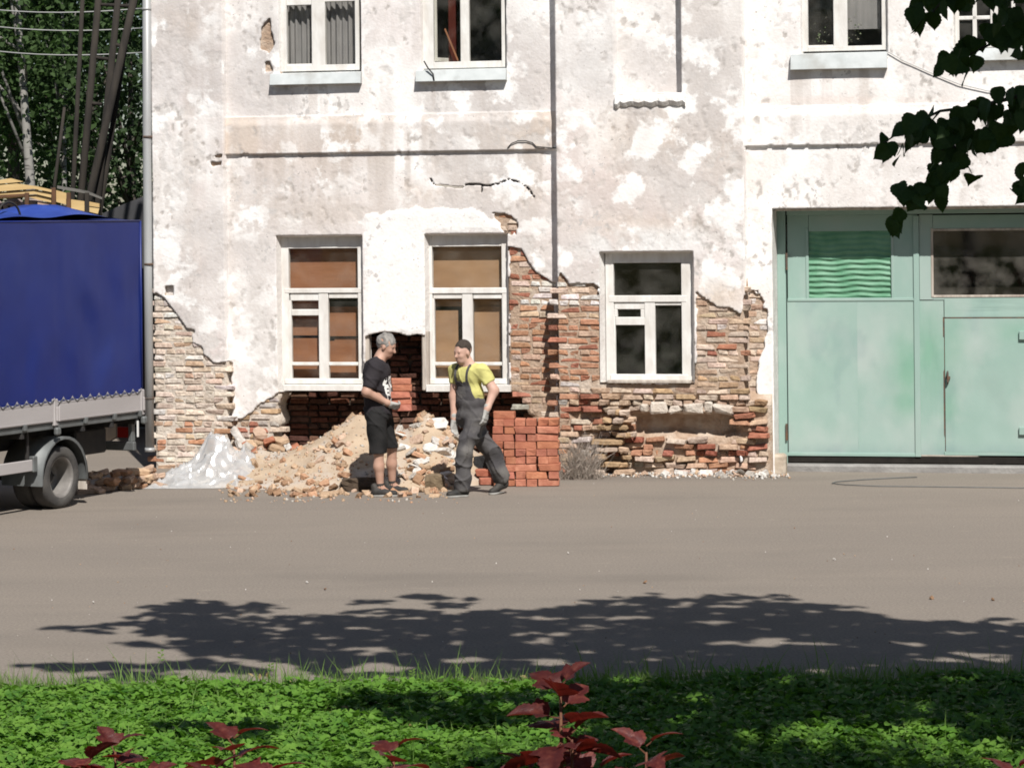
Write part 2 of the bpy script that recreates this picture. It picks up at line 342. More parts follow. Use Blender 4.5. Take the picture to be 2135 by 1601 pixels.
# ---- plaster sheet on a fine grid
du = .0165
us = np.concatenate([np.arange(uL, uRfine, du), np.arange(uRfine, uR, .08), [uR]])
zs = np.concatenate([np.arange(-.06, ZF, du), np.arange(ZF, ZTOP, .07), [ZTOP]])
e = .003
def ins(a, vals):
    for v in vals:
        a = a[np.abs(a-v) > .006]; a = np.concatenate([a, [v-e, v+e]])
    return np.sort(a)
us = ins(us, [uP, uB0, uB1, NICHE[0], NICHE[1]]+[OPN[k][i] for k in ('w4','w5','w6','w7') for i in (0,1)]); zs = ins(zs, [NICHE[2], zb0, zb1])
def laid(U, Z):
    """front face offset, colour and keep-field of the plaster"""
    s = secoff(U); off = s.copy()
    big = fbm(U*.7+5, Z*.7+2, 4); mid = fbm(U*2.6+1, Z*2.6+8, 5); fine = fbm(U*9+4, Z*9, 4); dia = fbm((U+Z*.6)*11, (Z-U*.4)*4.5+3, 4)
    wav = (fbm(U*1.1+9, Z*1.1, 3)-.5)*.022+(mid-.5)*.009
    nich = (U > NICHE[0]) & (U < NICHE[1]) & (Z > NICHE[2]); off = np.where(nich, off-.20, off)
    zz = Z+.012*(fine-.5)
    band = (zz > zb0) & (zz < zb1) & ((U > uP) & (U < uB0) | (U > uB1))
    off = np.where(band, off+.040*(1-.75*sstep(zb1-.12, zb1, Z)), off)
    newp = sdpoly(U, Z, NEWP)+.10*(fine-.5)+.08*(mid-.5); isnew = newp < 0
    px, py = wproj(U, -s, Z)
    # paint skin flaking off in scales: a few mm of real step
    dens = np.full(U.shape, .41)
    dens = np.where(U < uP, .465, dens); dens = np.where((U > uB0) & (U < uB1), .44, dens); dens = np.where(U > uB1, .37, dens)
    dens = np.where((U > uP) & (U < uB0) & (py > 330), .42, dens); dens = np.where(band, .45, dens)
    fl = .62*fbm(U*4.5+3, Z*4.5+1, 5)+.38*fbm(U*14+2,Z*11,3)
    flake = sstep(dens+.05, dens+.015, 1-fl) if False else sstep(1.02-dens-.012, 1.02-dens+.012, fl+.25*(big-.5))
    pits = sstep(.66, .70, fbm(U*16+Z*5, Z*10-U*3, 3))*sstep(.50, .60, fbm(U*3+40, Z*3+7, 3))
    flake = np.where(isnew, 0, flake); pits = np.where(isnew, 0, pits)
    off = off+wav-.0045*flake-.006*pits+np.where(isnew, .008, 0)*sstep(0, -.05, newp)
    # colours: limewash, pink ground coat, grey render, damp stains
    n3 = lambda a: np.array(a)[None,None,:]
    c = n3((.835,.815,.800))*np.ones(U.shape+(3,))
    def lay(m, colr): 
        nonlocal c; c = c*(1-m[...,None])+n3(colr)*m[...,None]
    pink = sstep(.42, .62, big*.6+mid*.4)
    amt = np.where(U < uP, .90, np.where((U > uB0) & (U < uB1), .80, np.where(U > uB1, .22, .50)))
    lay(pink*amt, (.625,.555,.535)); lay(sstep(.45,.7,fbm(U*.9+60,Z*1.3+3,5))*np.where(U > uB1, .25, .65), (.575,.53,.51)); lay(sstep(.52,.72,fbm(U*3.2+11,Z*.55+8,4))*np.where(U > uB1, .15, .45), (.52,.475,.445))
    lay(sstep(.5,.75, fbm(U*1.7+30, Z*.9+4, 4))*np.where(U < uP, .75, .22), (.54,.495,.455))
    lay(np.where(band & (U < uP+5), 1., 0.)*sstep(.30,.58, fbm(U*2.2+3, Z*.5, 4))*.85, (.55,.47,.405))
    lay(flake*np.where(U > uB1, .35, .62), (.64,.605,.58)); lay(flake*sstep(.5,.6,fine)*.45, (.53,.515,.50))
    lay(pits*.85, (.42,.39,.365))
    for (cx, cy, rx, ry, a, colr) in ((1350,290,130,75,.75,(.56,.475,.41)),(640,320,130,45,.6,(.57,.48,.42)),(980,395,130,30,.55,(.60,.49,.41)),(690,440,160,32,.5,(.52,.46,.41)),(1320,470,130,28,.45,(.60,.50,.42)),(1500,620,60,40,.6,(.58,.47,.37)),(385,560,70,60,.45,(.58,.50,.46)),(540,640,50,90,.35,(.62,.60,.58)),(530,760,55,70,.40,(.60,.59,.58)),(1250,405,120,70,.35,(.62,.53,.49)),(400,30,70,80,.6,(.56,.49,.45)),(560,80,18,70,.7,(.42,.38,.35)),(1760,210,200,10,.35,(.70,.55,.48))):
        g = np.exp(-((px-cx)/rx)**2-((py-cy)/ry)**2); lay(a*np.clip(g*(.45+1.1*mid),0,1)*(~isnew), colr)
    wash = np.exp(-((px-1345)/130)**4-((py-505)/32)**4); lay(.75*wash*sstep(.35,.5,mid), (.76,.765,.76))
    lay(np.where(isnew, 1., 0.)*.92, (.82,.805,.79))
    fresh = np.exp(-((px-1225)/55)**4-((py-85)/130)**4); lay(.8*fresh*sstep(.36,.46,mid), (.82,.81,.80))
    for (xa, xb, ys, ln) in ((562,751,176,.75),(866,1054,169,.6),(1648,1849,144,.5),(1281,1428,222,1.0),(470,1150,322,.55),(1552,2160,292,.4),(320,466,20,1.8),(470,1150,242,.5)):
        zs_ = wall((xa+xb)/2, ys)[1]; dn = zs_-Z; st = sstep(.46,.70,fbm(U*9+xa, Z*.35, 4)); m_ = st*np.where((px > xa) & (px < xb) & (dn > 0), np.exp(-dn/ln), 0)*(~isnew)
        lay(.75*m_, (.50,.445,.405))
    lay(.6*sstep(.54,.68,fbm(U*.8+23,Z*.8+41,5))*(~isnew)*np.where(U > uB1, .4, 1), (.53,.50,.485))
    c = c*(.95+.10*fine[...,None])
    # where plaster is left
    phi = np.full(U.shape, 9.0)
    for k, r in OPN.items(): phi = np.minimum(phi, boxsd(U, Z, r)+(.012*(fine-.5) if k not in ('gate',) else .008*(fine-.5)))
    rag = .075*(fbm(U*5, Z*5, 4)-.5)+.03*(fbm(U*17, Z*17, 2)-.5)
    for P in EXP: phi = np.minimum(phi, sdpoly(U, Z, P)+rag)
    phi = np.minimum(phi, sdpoly(U, Z, CAV)+.35*rag)
    for P, w in CRK: phi = np.minimum(phi, sdline(U, Z, P)+.4*rag*.3-w)
    return off, c, phi
def sheetmesh(name, us, zs, off, phi, back, m, cols=None, parent=None, maxmove=.75):
    """grid sheet cut along phi = 0, its cut edge turned back by `back` metres"""
    nu, nz = len(us), len(zs); U, Z = np.meshgrid(us, zs, indexing='ij')
    cm = (phi[:-1,:-1]+phi[1:,:-1]+phi[1:,1:]+phi[:-1,1:])/4; keep = cm > 0
    pad = np.zeros((nu+1, nz+1), bool); pad[1:-1,1:-1] = keep
    cnt = pad[:-1,:-1].astype(int)+pad[1:,:-1]+pad[1:,1:]+pad[:-1,1:]
    tot = np.full((nu,nz), 4); tot[0,:] = tot[-1,:] = 2; tot[:,0] = np.minimum(tot[:,0],2); tot[:,-1] = np.minimum(tot[:,-1],2); tot[0,0]=tot[0,-1]=tot[-1,0]=tot[-1,-1]=1
    bnd = (cnt > 0) & (cnt < tot)
    gu, gz = np.gradient(phi, us, zs); g2 = gu*gu+gz*gz+1e-6
    lim = maxmove*du if maxmove < 1 else maxmove*.02
    mu = np.clip(-phi*gu/g2, -lim, lim); mz = np.clip(-phi*gz/g2, -lim, lim)
    U = np.where(bnd, U+mu, U); Z = np.where(bnd, Z+mz, Z)
    V = np.stack([U, -off, Z], -1).reshape(-1,3); idx = np.arange(nu*nz).reshape(nu,nz)
    Q = np.stack([idx[:-1,:-1], idx[1:,:-1], idx[1:,1:], idx[:-1,1:]], -1)[keep]
    # cut edges
    edges = []
    ku = np.zeros((nu+1, nz-1), bool); ku[1:-1,:] = keep        # vertical edges between column cells
    for sgn in (1, -1):
        a = ku[1:,:] & ~ku[:-1,:] if sgn == 1 else ku[:-1,:] & ~ku[1:,:]
        i, j = np.nonzero(a); edges.append(np.stack([idx[i,j], idx[i,j+1]],1) if sgn == 1 else np.stack([idx[i,j+1], idx[i,j]],1))
    kz = np.zeros((nu-1, nz+1), bool); kz[:,1:-1] = keep
    for sgn in (1, -1):
        a = kz[:,1:] & ~kz[:,:-1] if sgn == 1 else kz[:,:-1] & ~kz[:,1:]
        i, j = np.nonzero(a); edges.append(np.stack([idx[i+1,j], idx[i,j]],1) if sgn == 1 else np.stack([idx[i,j], idx[i+1,j]],1))
    E = np.concatenate(edges); bv, inv = np.unique(E, return_inverse=True); inv = inv.reshape(E.shape)
    VB = V[bv].copy(); VB[:,1] += back; n0 = len(V)
    Q2 = np.stack([E[:,0], E[:,1], n0+inv[:,1], n0+inv[:,0]], 1)
    V2 = np.concatenate([V, VB]); Qa = np.concatenate([Q, Q2])
    used, inv2 = np.unique(Qa, return_inverse=True); inv2 = inv2.reshape(Qa.shape)
    c2 = None
    if cols is not None: cc = cols.reshape(-1,3); c2 = np.concatenate([cc, cc[bv]*.92])[used]
    return ob(name, mesh_np(name, V2[used], inv2, m, True, c2), parent)
U, Z = np.meshgrid(us, zs, indexing='ij')
off, cols, phi = laid(U, Z)
PL = sheetmesh('plaster_wall', us, zs, off, phi, .045, MT['plaster'], cols, HOUSE)
bpy.context.view_layer.update()
# ---- mortar ground behind the bricks, open at windows, gate and the dug-out cavity
ERO = pw([(1190,830),(1610,830),(1612,1100),(1190,1100)], OFFB)        # badly eroded footing
PIT = pw([(1316,866),(1345,862),(1530,862),(1535,905),(1500,912),(1400,905),(1318,908)], OFFB)
def mortar(ids, u0, u1, z1, mm='mortar'):
    um = np.arange(u0, u1, .045); um = ins(um, [v for v in (uB0, uP) if u0 < v < u1]); zm = np.arange(-.08, z1, .045)
    Um, Zm = np.meshgrid(um, zm, indexing='ij'); pm = np.full(Um.shape, 9.0)
    for k in OPN: pm = np.minimum(pm, boxsd(Um, Zm, OPN[k]))
    pm = np.minimum(pm, sdpoly(Um, Zm, CAV)+.05*(fbm(Um*6,Zm*6,3)-.5))
    ex = np.min([sdpoly(Um, Zm, EXP[i]) for i in ids], 0); pm = np.minimum(pm, .16-ex)
    eros = sstep(.08,-.08, sdpoly(Um, Zm, ERO)); pit = sstep(.02,-.02, sdpoly(Um, Zm, PIT))
    mo = np.where((Um > uB0) & (Um < uB1), OFFB, secoff(Um))
    mo = np.where(Um > uB1, secoff(Um)+OFFB*eros, mo)-.036+(fbm(Um*6,Zm*6,4)-.5)*.018-.075*eros-.16*pit
    sheetmesh('mortar', um, zm, mo, pm, .46, MT[mm], None, HOUSE, 1.5)
uG = wall(1612,700)[0]+.02
MT['mortarp'] = mat('pale lime mortar', (.60,.54,.47), (.47,.40,.335), scale=9, rough=1, bump=.9, bscale=30, spec=.05)
mortar((0,1), uL, wall(770,800)[0], 2.6, 'mortarp'); mortar((2,3,4,5), wall(1000,800)[0], uG, 3.4); mortar((6,7), wall(520,60)[0], wall(590,60)[0], 5.9); mortar((8,9), wall(420,330,OFFP)[0], uP, 4.4)
# ---- bricks: irregular worn blocks sharing a few meshes
def brick_mesh(seed, L=.245, D=.12, Hh=.065, worn=.009, m=None, chips=3):
    r = random.Random(seed); bm = bmesh.new(); bmesh.ops.create_cube(bm, size=1)
    for v in bm.verts: v.co = Vector((v.co.x*L, v.co.y*D, v.co.z*Hh))
    bmesh.ops.bevel(bm, geom=bm.edges[:], offset=worn, segments=1, affect='EDGES', profile=.6)
    for v in bm.verts: v.co += Vector((r.gauss(0,worn*.30), r.gauss(0,worn*.22), r.gauss(0,worn*.28)))
    for _ in range(chips):
        c = Vector((r.choice((-1,1))*L*.5, -D*.5, r.choice((-1,1))*Hh*.5)); q = r.uniform(.2,.55)
        for v in bm.verts:
            if (v.co-c).length < Hh*.6: v.co = v.co.lerp(Vector((0,0,0)), q*.28)
    me = bpy.data.meshes.new('brick'); bm.to_mesh(me); bm.free()
    if m: me.materials.append(m)
    return me
BR_S = [brick_mesh(i, m=MT['brick']) for i in range(7)]; BR_H = [brick_mesh(30+i, L=.118, m=MT['brick']) for i in range(6)]
def pick(r, *cs):
    c = r.choice(cs); k = r.uniform(.80,1.16); return tuple(min(.9,x*k*r.uniform(.96,1.04)) for x in c)
RED=(.36,.155,.105); RED2=(.29,.105,.070); ORG=(.45,.245,.155); TAN=(.50,.365,.265); PALE=(.56,.45,.37); WHT=(.70,.66,.62); GRY=(.45,.41,.37); OCH=(.44,.31,.19)
CRM=(.62,.54,.455); placed = []
rb = random.Random(5)
def brick_cols(px, py):
    if px < 478: return pick(rb, CRM,CRM,PALE,CRM,WHT,PALE,CRM,TAN) if py < 880 else pick(rb, TAN,PALE,CRM,ORG)
    if px < 760: return pick(rb, TAN,GRY,PALE,OCH,RED)
    if px < 1252:
        if py < 588: return pick(rb, RED,RED,ORG,RED,PALE)
        if py < 642: return pick(rb, WHT,WHT,WHT,PALE,WHT,RED)
        if py < 800: return pick(rb, RED,ORG,ORG,TAN,RED,PALE,ORG,ORG,TAN)
        return pick(rb, TAN,PALE,ORG,TAN,RED,GRY)
    if py < 690: return pick(rb, PALE,TAN,PALE,PALE,TAN,WHT)
    if py < 770: return pick(rb, PALE,ORG,TAN,RED,PALE)
    if py < 860: return pick(rb, PALE,TAN,PALE,TAN,OCH)
    if py < 950: return pick(rb, RED,RED2,ORG,TAN,TAN,PALE,ORG)
    return pick(rb, PALE,TAN,ORG,PALE,GRY)
def lay_section(u0, u1, so, ztop, course=.0745):
    z = .03; row = 0
    while z < ztop:
        u = u0+(-.13 if row % 2 else 0.0)+rb.uniform(-.02,.02); hdr = row % 4 == 3
        while u < u1-.04:
            L = .118 if (hdr or rb.random() < .16) else .245
            uc = u+L/2; u += L+rb.uniform(.007,.013)
            if uc-L/2 < u0-.10 or uc+L/2 > u1+.02: 
                if uc+L/2 > u1+.10: break
            A = np.array([uc-L*.35, uc, uc+L*.35]); B = np.array([z]*3)
            s = min(float(np.min(sdpoly(A, B, P))) for P in EXP)
            if s > .055: continue
            if any(float(boxsd(np.array([uc]), np.array([z]), OPN[k])[0]) < L*.42 and abs(z-(OPN[k][2]+OPN[k][3])/2) < (OPN[k][3]-OPN[k][2])/2+.03 and (uc+L/2 > OPN[k][0]+.02 and uc-L/2 < OPN[k][1]-.02) for k in ('w1','w2','w3','gate','vent')): continue
            if float(sdpoly(np.array([uc]), np.array([z]), CAV)[0]) < rb.uniform(-.10,.03): continue
            px, py = wproj(uc, -so, z)
            er = float(sdpoly(np.array([uc]), np.array([z]), ERO)[0]) < 0
            if er and float(sdpoly(np.array([uc]), np.array([z]), PIT)[0]) < .01: continue
            if rb.random() < (.10 if er else .012): continue
            dep = -.023+rb.gauss(0,.0038)+(rb.uniform(-.085,.055) if er else 0)
            if so == 0 and u0 > uB1-.2 and er: dep += OFFB+.005
            placed.append((uc+rb.gauss(0,.004), so+dep, z+rb.gauss(0,.004), L, (rb.gauss(0,.02) if not er else rb.gauss(0,.07), rb.gauss(0,.014) if not er else rb.gauss(0,.07), rb.gauss(0,.02) if not er else rb.gauss(0,.15)), brick_cols(px,py), -s))
        z += course+rb.uniform(-.002,.002); row += 1
zt = wall(1060,500)[1]
lay_section(uL, uP, OFFP, wall(330,600,OFFP)[1]); lay_section(uP, wall(590,850)[0], 0, wall(560,800)[1]); lay_section(wall(1062,700)[0], uB0, 0, wall(1060,435)[1])
lay_section(uB0, uB1, OFFB, wall(1170,560,OFFB)[1]); lay_section(uB1, wall(1612,800)[0], 0, wall(1580,595)[1])
placed.sort(key=lambda t: -(t[3]*.065) if t[6] > .02 else -.5*t[3]*.065)
def put_brick(t, parent):
    uc, so, z, L, rot, col, _ = t
    o = bpy.data.objects.new('brick', rb.choice(BR_S if L > .2 else BR_H)); link(o, parent)
    o.location = (uc, -(so-.06), z); o.rotation_euler = rot; o.scale = (rb.uniform(.96,1.02)*(-1 if rb.random()<.5 else 1), rb.choice((1,1.05)), rb.uniform(.93,1.06)); o.color = (*col,1)
    return o
def join_bricks(lst, name, parent, m):
    VV=[]; FF=[]; CC=[]; b=0
    for t in lst:
        uc, so, z, L, rot, col, _ = t; me = rb.choice(BR_S if L > .2 else BR_H)
        M = Matrix.Translation((uc, -(so-.06), z)) @ Euler(rot).to_matrix().to_4x4()
        for v in me.vertices: VV.append(M@v.co); CC.append(col)
        for p in me.polygons: FF.append([b+i for i in p.vertices])
        b += len(me.vertices)
    me = bpy.data.meshes.new(name); me.from_pydata(VV, [], FF); me.materials.append(m)
    a = me.color_attributes.new('Col','FLOAT_COLOR','POINT'); a.data.foreach_set('color', np.array([(*c,1) for c in CC], np.float32).ravel())
    o = ob(name, me, parent); o['kind'] = 'stuff'; return o
NPART = 285
for t in placed[:NPART]: put_brick(t, HOUSE)
if placed[NPART:]: join_bricks(placed[NPART:], 'brickwork', HOUSE, MT['brickv'])
print('wall bricks', len(placed))
# dug-out cavity: rough brick backing, jutting stubs on its sides
cav = []
ua, ub = wall(540,850)[0], wall(1185,850)[0]; z = .03; row = 0
while z < wall(820,690)[1]+.05:
    u = ua+(-.13 if row%2 else 0)
    while u < ub:
        L = .245 if rb.random() < .7 else .118
        cav.append((u+L/2, -.40+rb.uniform(-.05,.03), z, L, (rb.gauss(0,.03),rb.gauss(0,.02),rb.gauss(0,.04)), pick(rb,(.13,.06,.042),(.16,.07,.048),(.10,.05,.038),(.15,.085,.06)), 0)); u += L+.014  # brick colours darkened to paint in the cavity's shade
    z += .078; row += 1
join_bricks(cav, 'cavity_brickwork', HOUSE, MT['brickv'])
MB().box(ua-.1, ub+.1, .475, .50, -.1, 1.72).build('cavity_back', mat('shade-darkened mortar', (.085,.065,.052), (.05,.04,.034), scale=9, rough=1, spec=0), HOUSE)  # mortar colour darkened too, standing for the shade inside
# stone ledge and loose stones in the footing under the right window
def lump(seed, sx, sy, sz, m, sub=1, amp=.22, flat=None):
    r = random.Random(seed); bm = bmesh.new(); bmesh.ops.create_cube(bm, size=1)
    bmesh.ops.subdivide_edges(bm, edges=bm.edges[:], cuts=sub, use_grid_fill=True)
    for v in bm.verts:
        d = v.co.normalized()*.62; v.co = v.co.lerp(d, .35)
        v.co *= 1+r.uniform(-amp,amp); v.co = Vector((v.co.x*sx, v.co.y*sy, v.co.z*sz))
    me = bpy.data.meshes.new('lump'); bm.to_mesh(me); bm.free(); me.materials.append(m); return me
a = rectw(1332, 838, 1530, 866, OFFB+.03)
bm = bmesh.new(); bmesh.ops.create_grid(bm, x_segments=30, y_segments=5, size=.5)
bmesh.ops.solidify(bm, geom=bm.faces[:], thickness=1.0); rs = random.Random(4)
for v in bm.verts:
    x, y, zz_ = v.co.x, v.co.z, v.co.y
    n_ = rs.uniform(-1,1); v.co = Vector((a[0]+(a[1]-a[0])*(x+.5)+.012*n_, -OFFB+.12-(.115+.022*math.sin(x*19)*math.sin(x*7)+.010*n_)*(1.0 if y > 0 or y < -.5 else 0)*1.0, a[2]+(a[3]-a[2])*(zz_+.5)+.012*rs.uniform(-1,1)+(.012*math.sin(x*23) if zz_ < 0 else 0)))
bm.free()
LW = (.10,.21,.13,.24,.09,.23); t_ = 0.0
for i, w_ in enumerate(LW):
    me = brick_mesh(300+i, L=(a[1]-a[0])*w_*.985, D=.16, Hh=(a[3]-a[2])*(.70,.95,.62,.85,1.0,.74)[i], worn=.020, m=MT['mortarp'], chips=6); o = ob('ledge_stone', me, HOUSE)
    o.location = (a[0]+(a[1]-a[0])*(t_+w_/2), -OFFB+.055-.012*((i*13)%5)/2, (a[2]+a[3])/2+.012*math.sin(i*2.1)); o.rotation_euler = (.05*math.sin(i*3), .10*math.sin(i*5+1), .12*math.sin(i*2.3)); t_ += w_

# ---------------------------------------------------------------- windows
def frame_box(r, y0, y1, m, name, parent, c=.004):
    return MB().cbox(r[0], r[1], y0, y1, r[2], r[3], c).build(name, m, parent)
def ring(outer, inner, y0, y1, name, m, parent):
    mb = MB(); (a,b,c,d), (e_,f,g,h) = outer, inner
    mb.cbox(a,e_,y0,y1,c,d); mb.cbox(f,b,y0,y1,c,d); mb.cbox(e_,f,y0+.002,y1-.002,c,g); mb.cbox(e_,f,y0+.002,y1-.002,h,d)
    return mb.build(name, m, parent)
def reveal(r, so, depth, splay, m, name='reveal', parent=HOUSE, bottom=True):
    """plastered jambs and soffit of an opening, splayed towards the frame"""
    u0,u1,z0,z1 = r; s = splay; y0 = -so+.012; y1 = -so+depth; t = .03
    mb = MB()
    def slab(P, Q):  # quad P (front) -> Q (back) with thickness outwards handled by a second sheet
        mb.add([P[0],P[1],Q[1],Q[0]], [(0,1,2,3)])
    F0 = [(u0-.002,y0,z0),(u0-.002,y0,z1+.002),(u1+.002,y0,z1+.002),(u1+.002,y0,z0)]; B0 = [(u0+s,y1,z0),(u0+s,y1,z1-s*.6),(u1-s,y1,z1-s*.6),(u1-s,y1,z0)]
    for i in range(3 + (1 if bottom else 0)): mb.add([F0[i],F0[(i+1)%4],B0[(i+1)%4],B0[i]], [(3,2,1,0)])
    O0 = [(u0-.06,y0+.02,z0),(u0-.06,y0+.02,z1+.06),(u1+.06,y0+.02,z1+.06),(u1+.06,y0+.02,z0)]; O1 = [(p[0],y1,p[2]) for p in O0]
    for i in range(3): mb.add([B0[i],B0[i+1],O1[i+1],O1[i]], [(0,1,2,3)])
    return mb.build(name, m, parent)
def window(name, so, dep, outer, panes, bars, opn, splay, behind=None, sill=None, wood='paintwood', label=None, glassm='pane', parent=HOUSE):
    """all rectangles in picture pixels on the plane of the sash"""
    o_ = -0.0+so-dep; rw = lambda q: rectw(*q, o_)
    xs0 = min(p[0] for p in panes); ys0 = min(p[1] for p in panes); xs1 = max(p[2] for p in panes); ys1 = max(p[3] for p in panes)
    y = -so+dep; wm = MT[wood]
    W = ring(rw(outer), rw((xs0,ys0,xs1,ys1)), y-.035, y+.05, 'window', wm, parent)
    if label: W['label'] = label
    for q in bars:
        r = rw(q[:4]); d = q[4] if len(q) > 4 else 0.0
        MB().cbox(r[0], r[1], y-.02-d, y+.045, r[2], r[3], .006).build('glazing_bar', wm, W)
    for q in panes:
        r = rw(q); MB().box(r[0]-.004, r[1]+.004, y+.012, y+.016, r[2]-.004, r[3]+.004).build('pane', MT[glassm], W)
    reveal(OPN[opn], so, dep+.0, splay, MT['jamb'])
    return W, rw, y
def board(rw, y, q, m, name, W, tilt=0):
    r = rw(q); MB().box(r[0], r[1], y, y+.012, r[2], r[3]).build(name, MT[m], W)
# lower left window
W1, rw, y = window('window', 0, .15, (588,488,760,806), [(604,518,748,602),(609,627,666,645),(609,658,666,755),(609,762,666,789),(686,622,748,755),(686,762,748,789)],
    [(595,601,757,611,.02),(666,611,686,792,.01),(600,611,609,792),(748,611,757,792),(609,645,666,658,.008),(609,755,666,762),(686,755,748,762),(600,611,668,627),(686,611,748,622),(596,790,757,800,.03)], 'w1', .045, label='lower window with orange brown boards behind its panes')
for i, q in enumerate([(600,512,760,606),(600,618,668,700),(603,706,668,790),(672,640,740,702),(668,712,752,792),(690,706,745,752)]):
    board(rw, y+.075+.018*i+(.03 if i==0 else 0), q, 'ply_o', 'board', W1)
frame_box(rectw(590,803,762,815,.035), -.03, .16, MT['paintwood'], 'sill', W1)
# lower right window of the pair
W2, rw, y = window('window', 0, .15, (888,484,1062,806), [(903,514,1048,600),(907,623,965,755),(907,762,965,789),(987,623,1047,755),(987,762,1047,789)],
    [(894,600,1058,612,.02),(965,612,987,792,.01),(897,612,907,792),(1047,612,1058,792),(907,755,965,762),(987,755,1047,762),(897,612,967,623),(987,612,1047,623),(895,790,1058,800,.03)], 'w2', .045, label='lower window with tan boards behind its panes')
for i, q in enumerate([(898,508,1055,604),(905,648,952,792),(985,640,1040,792),(900,612,1050,640)]):
    board(rw, y+.075+.02*i+(.03 if i==0 else 0), q, 'ply_t', 'board', W2)
frame_box(rectw(888,803,1064,817,.035), -.03, .16, MT['paintwood'], 'sill', W2)
MB().cbox(*[wall(878,700)[0], wall(892,700)[0]], .02, .13, wall(885,815)[1], wall(885,690)[1], .012).build('bare_jamb', MT['rawwood'], W2)
MB().cbox(*[wall(757,700)[0], wall(768,700)[0]], .03, .13, wall(762,815)[1], wall(762,700)[1], .012).build('bare_jamb', MT['rawwood'], W1)
MB().cbox(*[wall(1058,700)[0], wall(1066,700)[0]], .05, .15, wall(1062,815)[1], wall(1062,520)[1], .008).build('bare_jamb', MT['rawwood'], W2)
# window in the bay
W3, rw, y = window('window', OFFB, .16, (1264,521,1446,797), [(1281,548,1420,616),(1288,645,1336,661),(1284,678,1345,780),(1367,637,1422,780)],
    [(1270,616,1432,630,.02),(1345,630,1367,784,.01),(1272,630,1284,784),(1422,630,1434,784),(1284,661,1345,678,.008),(1276,630,1346,645),(1276,645,1288,661),(1336,645,1346,661),(1366,630,1422,637),(1274,781,1436,793,.03)], 'w3', .05, label='lower window with dark panes in the projecting bay')
frame_box(rectw(1266,793,1440,799,OFFB+.02), -OFFB-.015, .0, MT['rawwood'], 'sill', W3)
# upper storey
def upper(opn, outer, panes, bars, sl, splay=.03, label=None, mullions=None):
    W, rw, y = window('window', 0, .10, outer, panes, bars, opn, splay, label=label)
    r = rectw(*sl, .09); mb = MB()
    prof = [(-.080, r[2]), (-.095, r[2]+.004), (-.060, r[3]), (.075, r[3]+.02), (.075, r[2])]
    V = [(r[0],p[0],p[1]) for p in prof]+[(r[1],p[0],p[1]) for p in prof]
    mb.add(V, [(0,1,2,3,4),(9,8,7,6,5),(0,5,6,1),(1,6,7,2),(2,7,8,3),(3,8,9,4),(4,9,5,0)])
    mb.build('sill', MT['sillmetal'], W, fixn=True); return W, rw, y
W4, rw, y = upper('w4', (583,-185,749,149), [(598,12,650,134),(598,-120,650,0),(678,4,741,136),(678,-120,741,-8)],
    [(650,-180,678,138,.012),(588,-180,598,138),(741,-180,749,140),(588,134,652,143),(678,136,745,143),(598,-6,650,12),(678,-8,741,4),(584,-150,749,-120,.02)], (562,153,751,176), label='upper window with grey curtains and ajar sash')
mb = MB(); r = rw((590,-160,748,140)); n = 90
V = []; 
for i in range(n+1):
    x = r[0]+(r[1]-r[0])*i/n; d = y+.14+.022*math.sin(i*.9)+.012*math.sin(i*.37+1); V += [(x,d,r[2]),(x,d,r[3])]
mb.add(V, [(2*i,2*i+2,2*i+3,2*i+1) for i in range(n)]); mb.build('curtain', MT['curtain'], W4, True)
W5, rw, y = upper('w5', (880,-185,1053,143), [(978,-120,1046,129),(904,-120,960,129)],
    [(960,-180,978,134,.012),(894,-180,904,134),(1046,-180,1053,134),(884,129,1046,137),(880,-150,1053,-120,.02)], (866,146,1054,169), label='upper window with one sash swung inwards')
# the inward-swung sash and a leaning lath in the left half
r = rw((905,-110,960,128)); sash = MB(); M0 = Matrix.Translation((r[0],y+.04,0)) @ Matrix.Rotation(R(58),4,'Z'); w = r[1]-r[0]
for q in ((0,.04,r[2],r[3]),(w-.04,w,r[2],r[3]),(.04,w-.04,r[2],r[2]+.05),(.04,w-.04,r[3]-.05,r[3])): sash.cbox(q[0],q[1],0,.035,q[2],q[3],.004,M0)
sash.build('open_sash', MT['paintwood'], W5)
p0 = wall(925,60,-.2); p1 = wall(955,128,-.2); MB().tube([(p0[0],y+.16,p0[1]),(p1[0],y+.10,p1[1])], .011, 5).build('leaning_lath', MT['ply_o'], W5)
p0 = wall(930,20,-.2); p1 = wall(948,128,-.2); MB().box(p0[0],p1[0],y+.22,y+.24,p1[1],p0[1]+.5).build('red_drape', mat('dark red drape', (.10,.028,.022), (.07,.02,.018), rough=1, spec=0), W5)
W6, rw, y = upper('w6', (1672,-195,1848,107), [(1684,-120,1737,95),(1766,-120,1838,97)],
    [(1737,-190,1766,100,.012),(1676,-190,1684,100),(1838,-190,1846,100),(1676,95,1740,103),(1762,97,1842,104),(1672,-150,1848,-120,.02)], (1648,112,1849,144), label='upper window with white frame and dark blue panes')
board(rw, y+.10, (1764,-120,1840,60), 'curtain', 'blind', W6)
pm_ = MB(); rr = random.Random(8)
for i in range(46):   # pot plant on the inside ledge
    bx, bz = wall(rr.choice((1705,1712,1780,1790))+rr.gauss(0,9), 92-abs(rr.gauss(0,22)), -.25); s = rr.uniform(.012,.026); a_ = rr.uniform(0,6.28)
    pm_.add([(bx,y+.07+rr.uniform(0,.02),bz),(bx+s*math.cos(a_),y+.07,bz+s*math.sin(a_)),(bx+s*math.cos(a_+.9),y+.08,bz+s*math.sin(a_+.9))], [(0,1,2)])
pm_.build('pot_plant', mat('house plant', (.12,.20,.08), (.30,.28,.24), scale=30), W6)
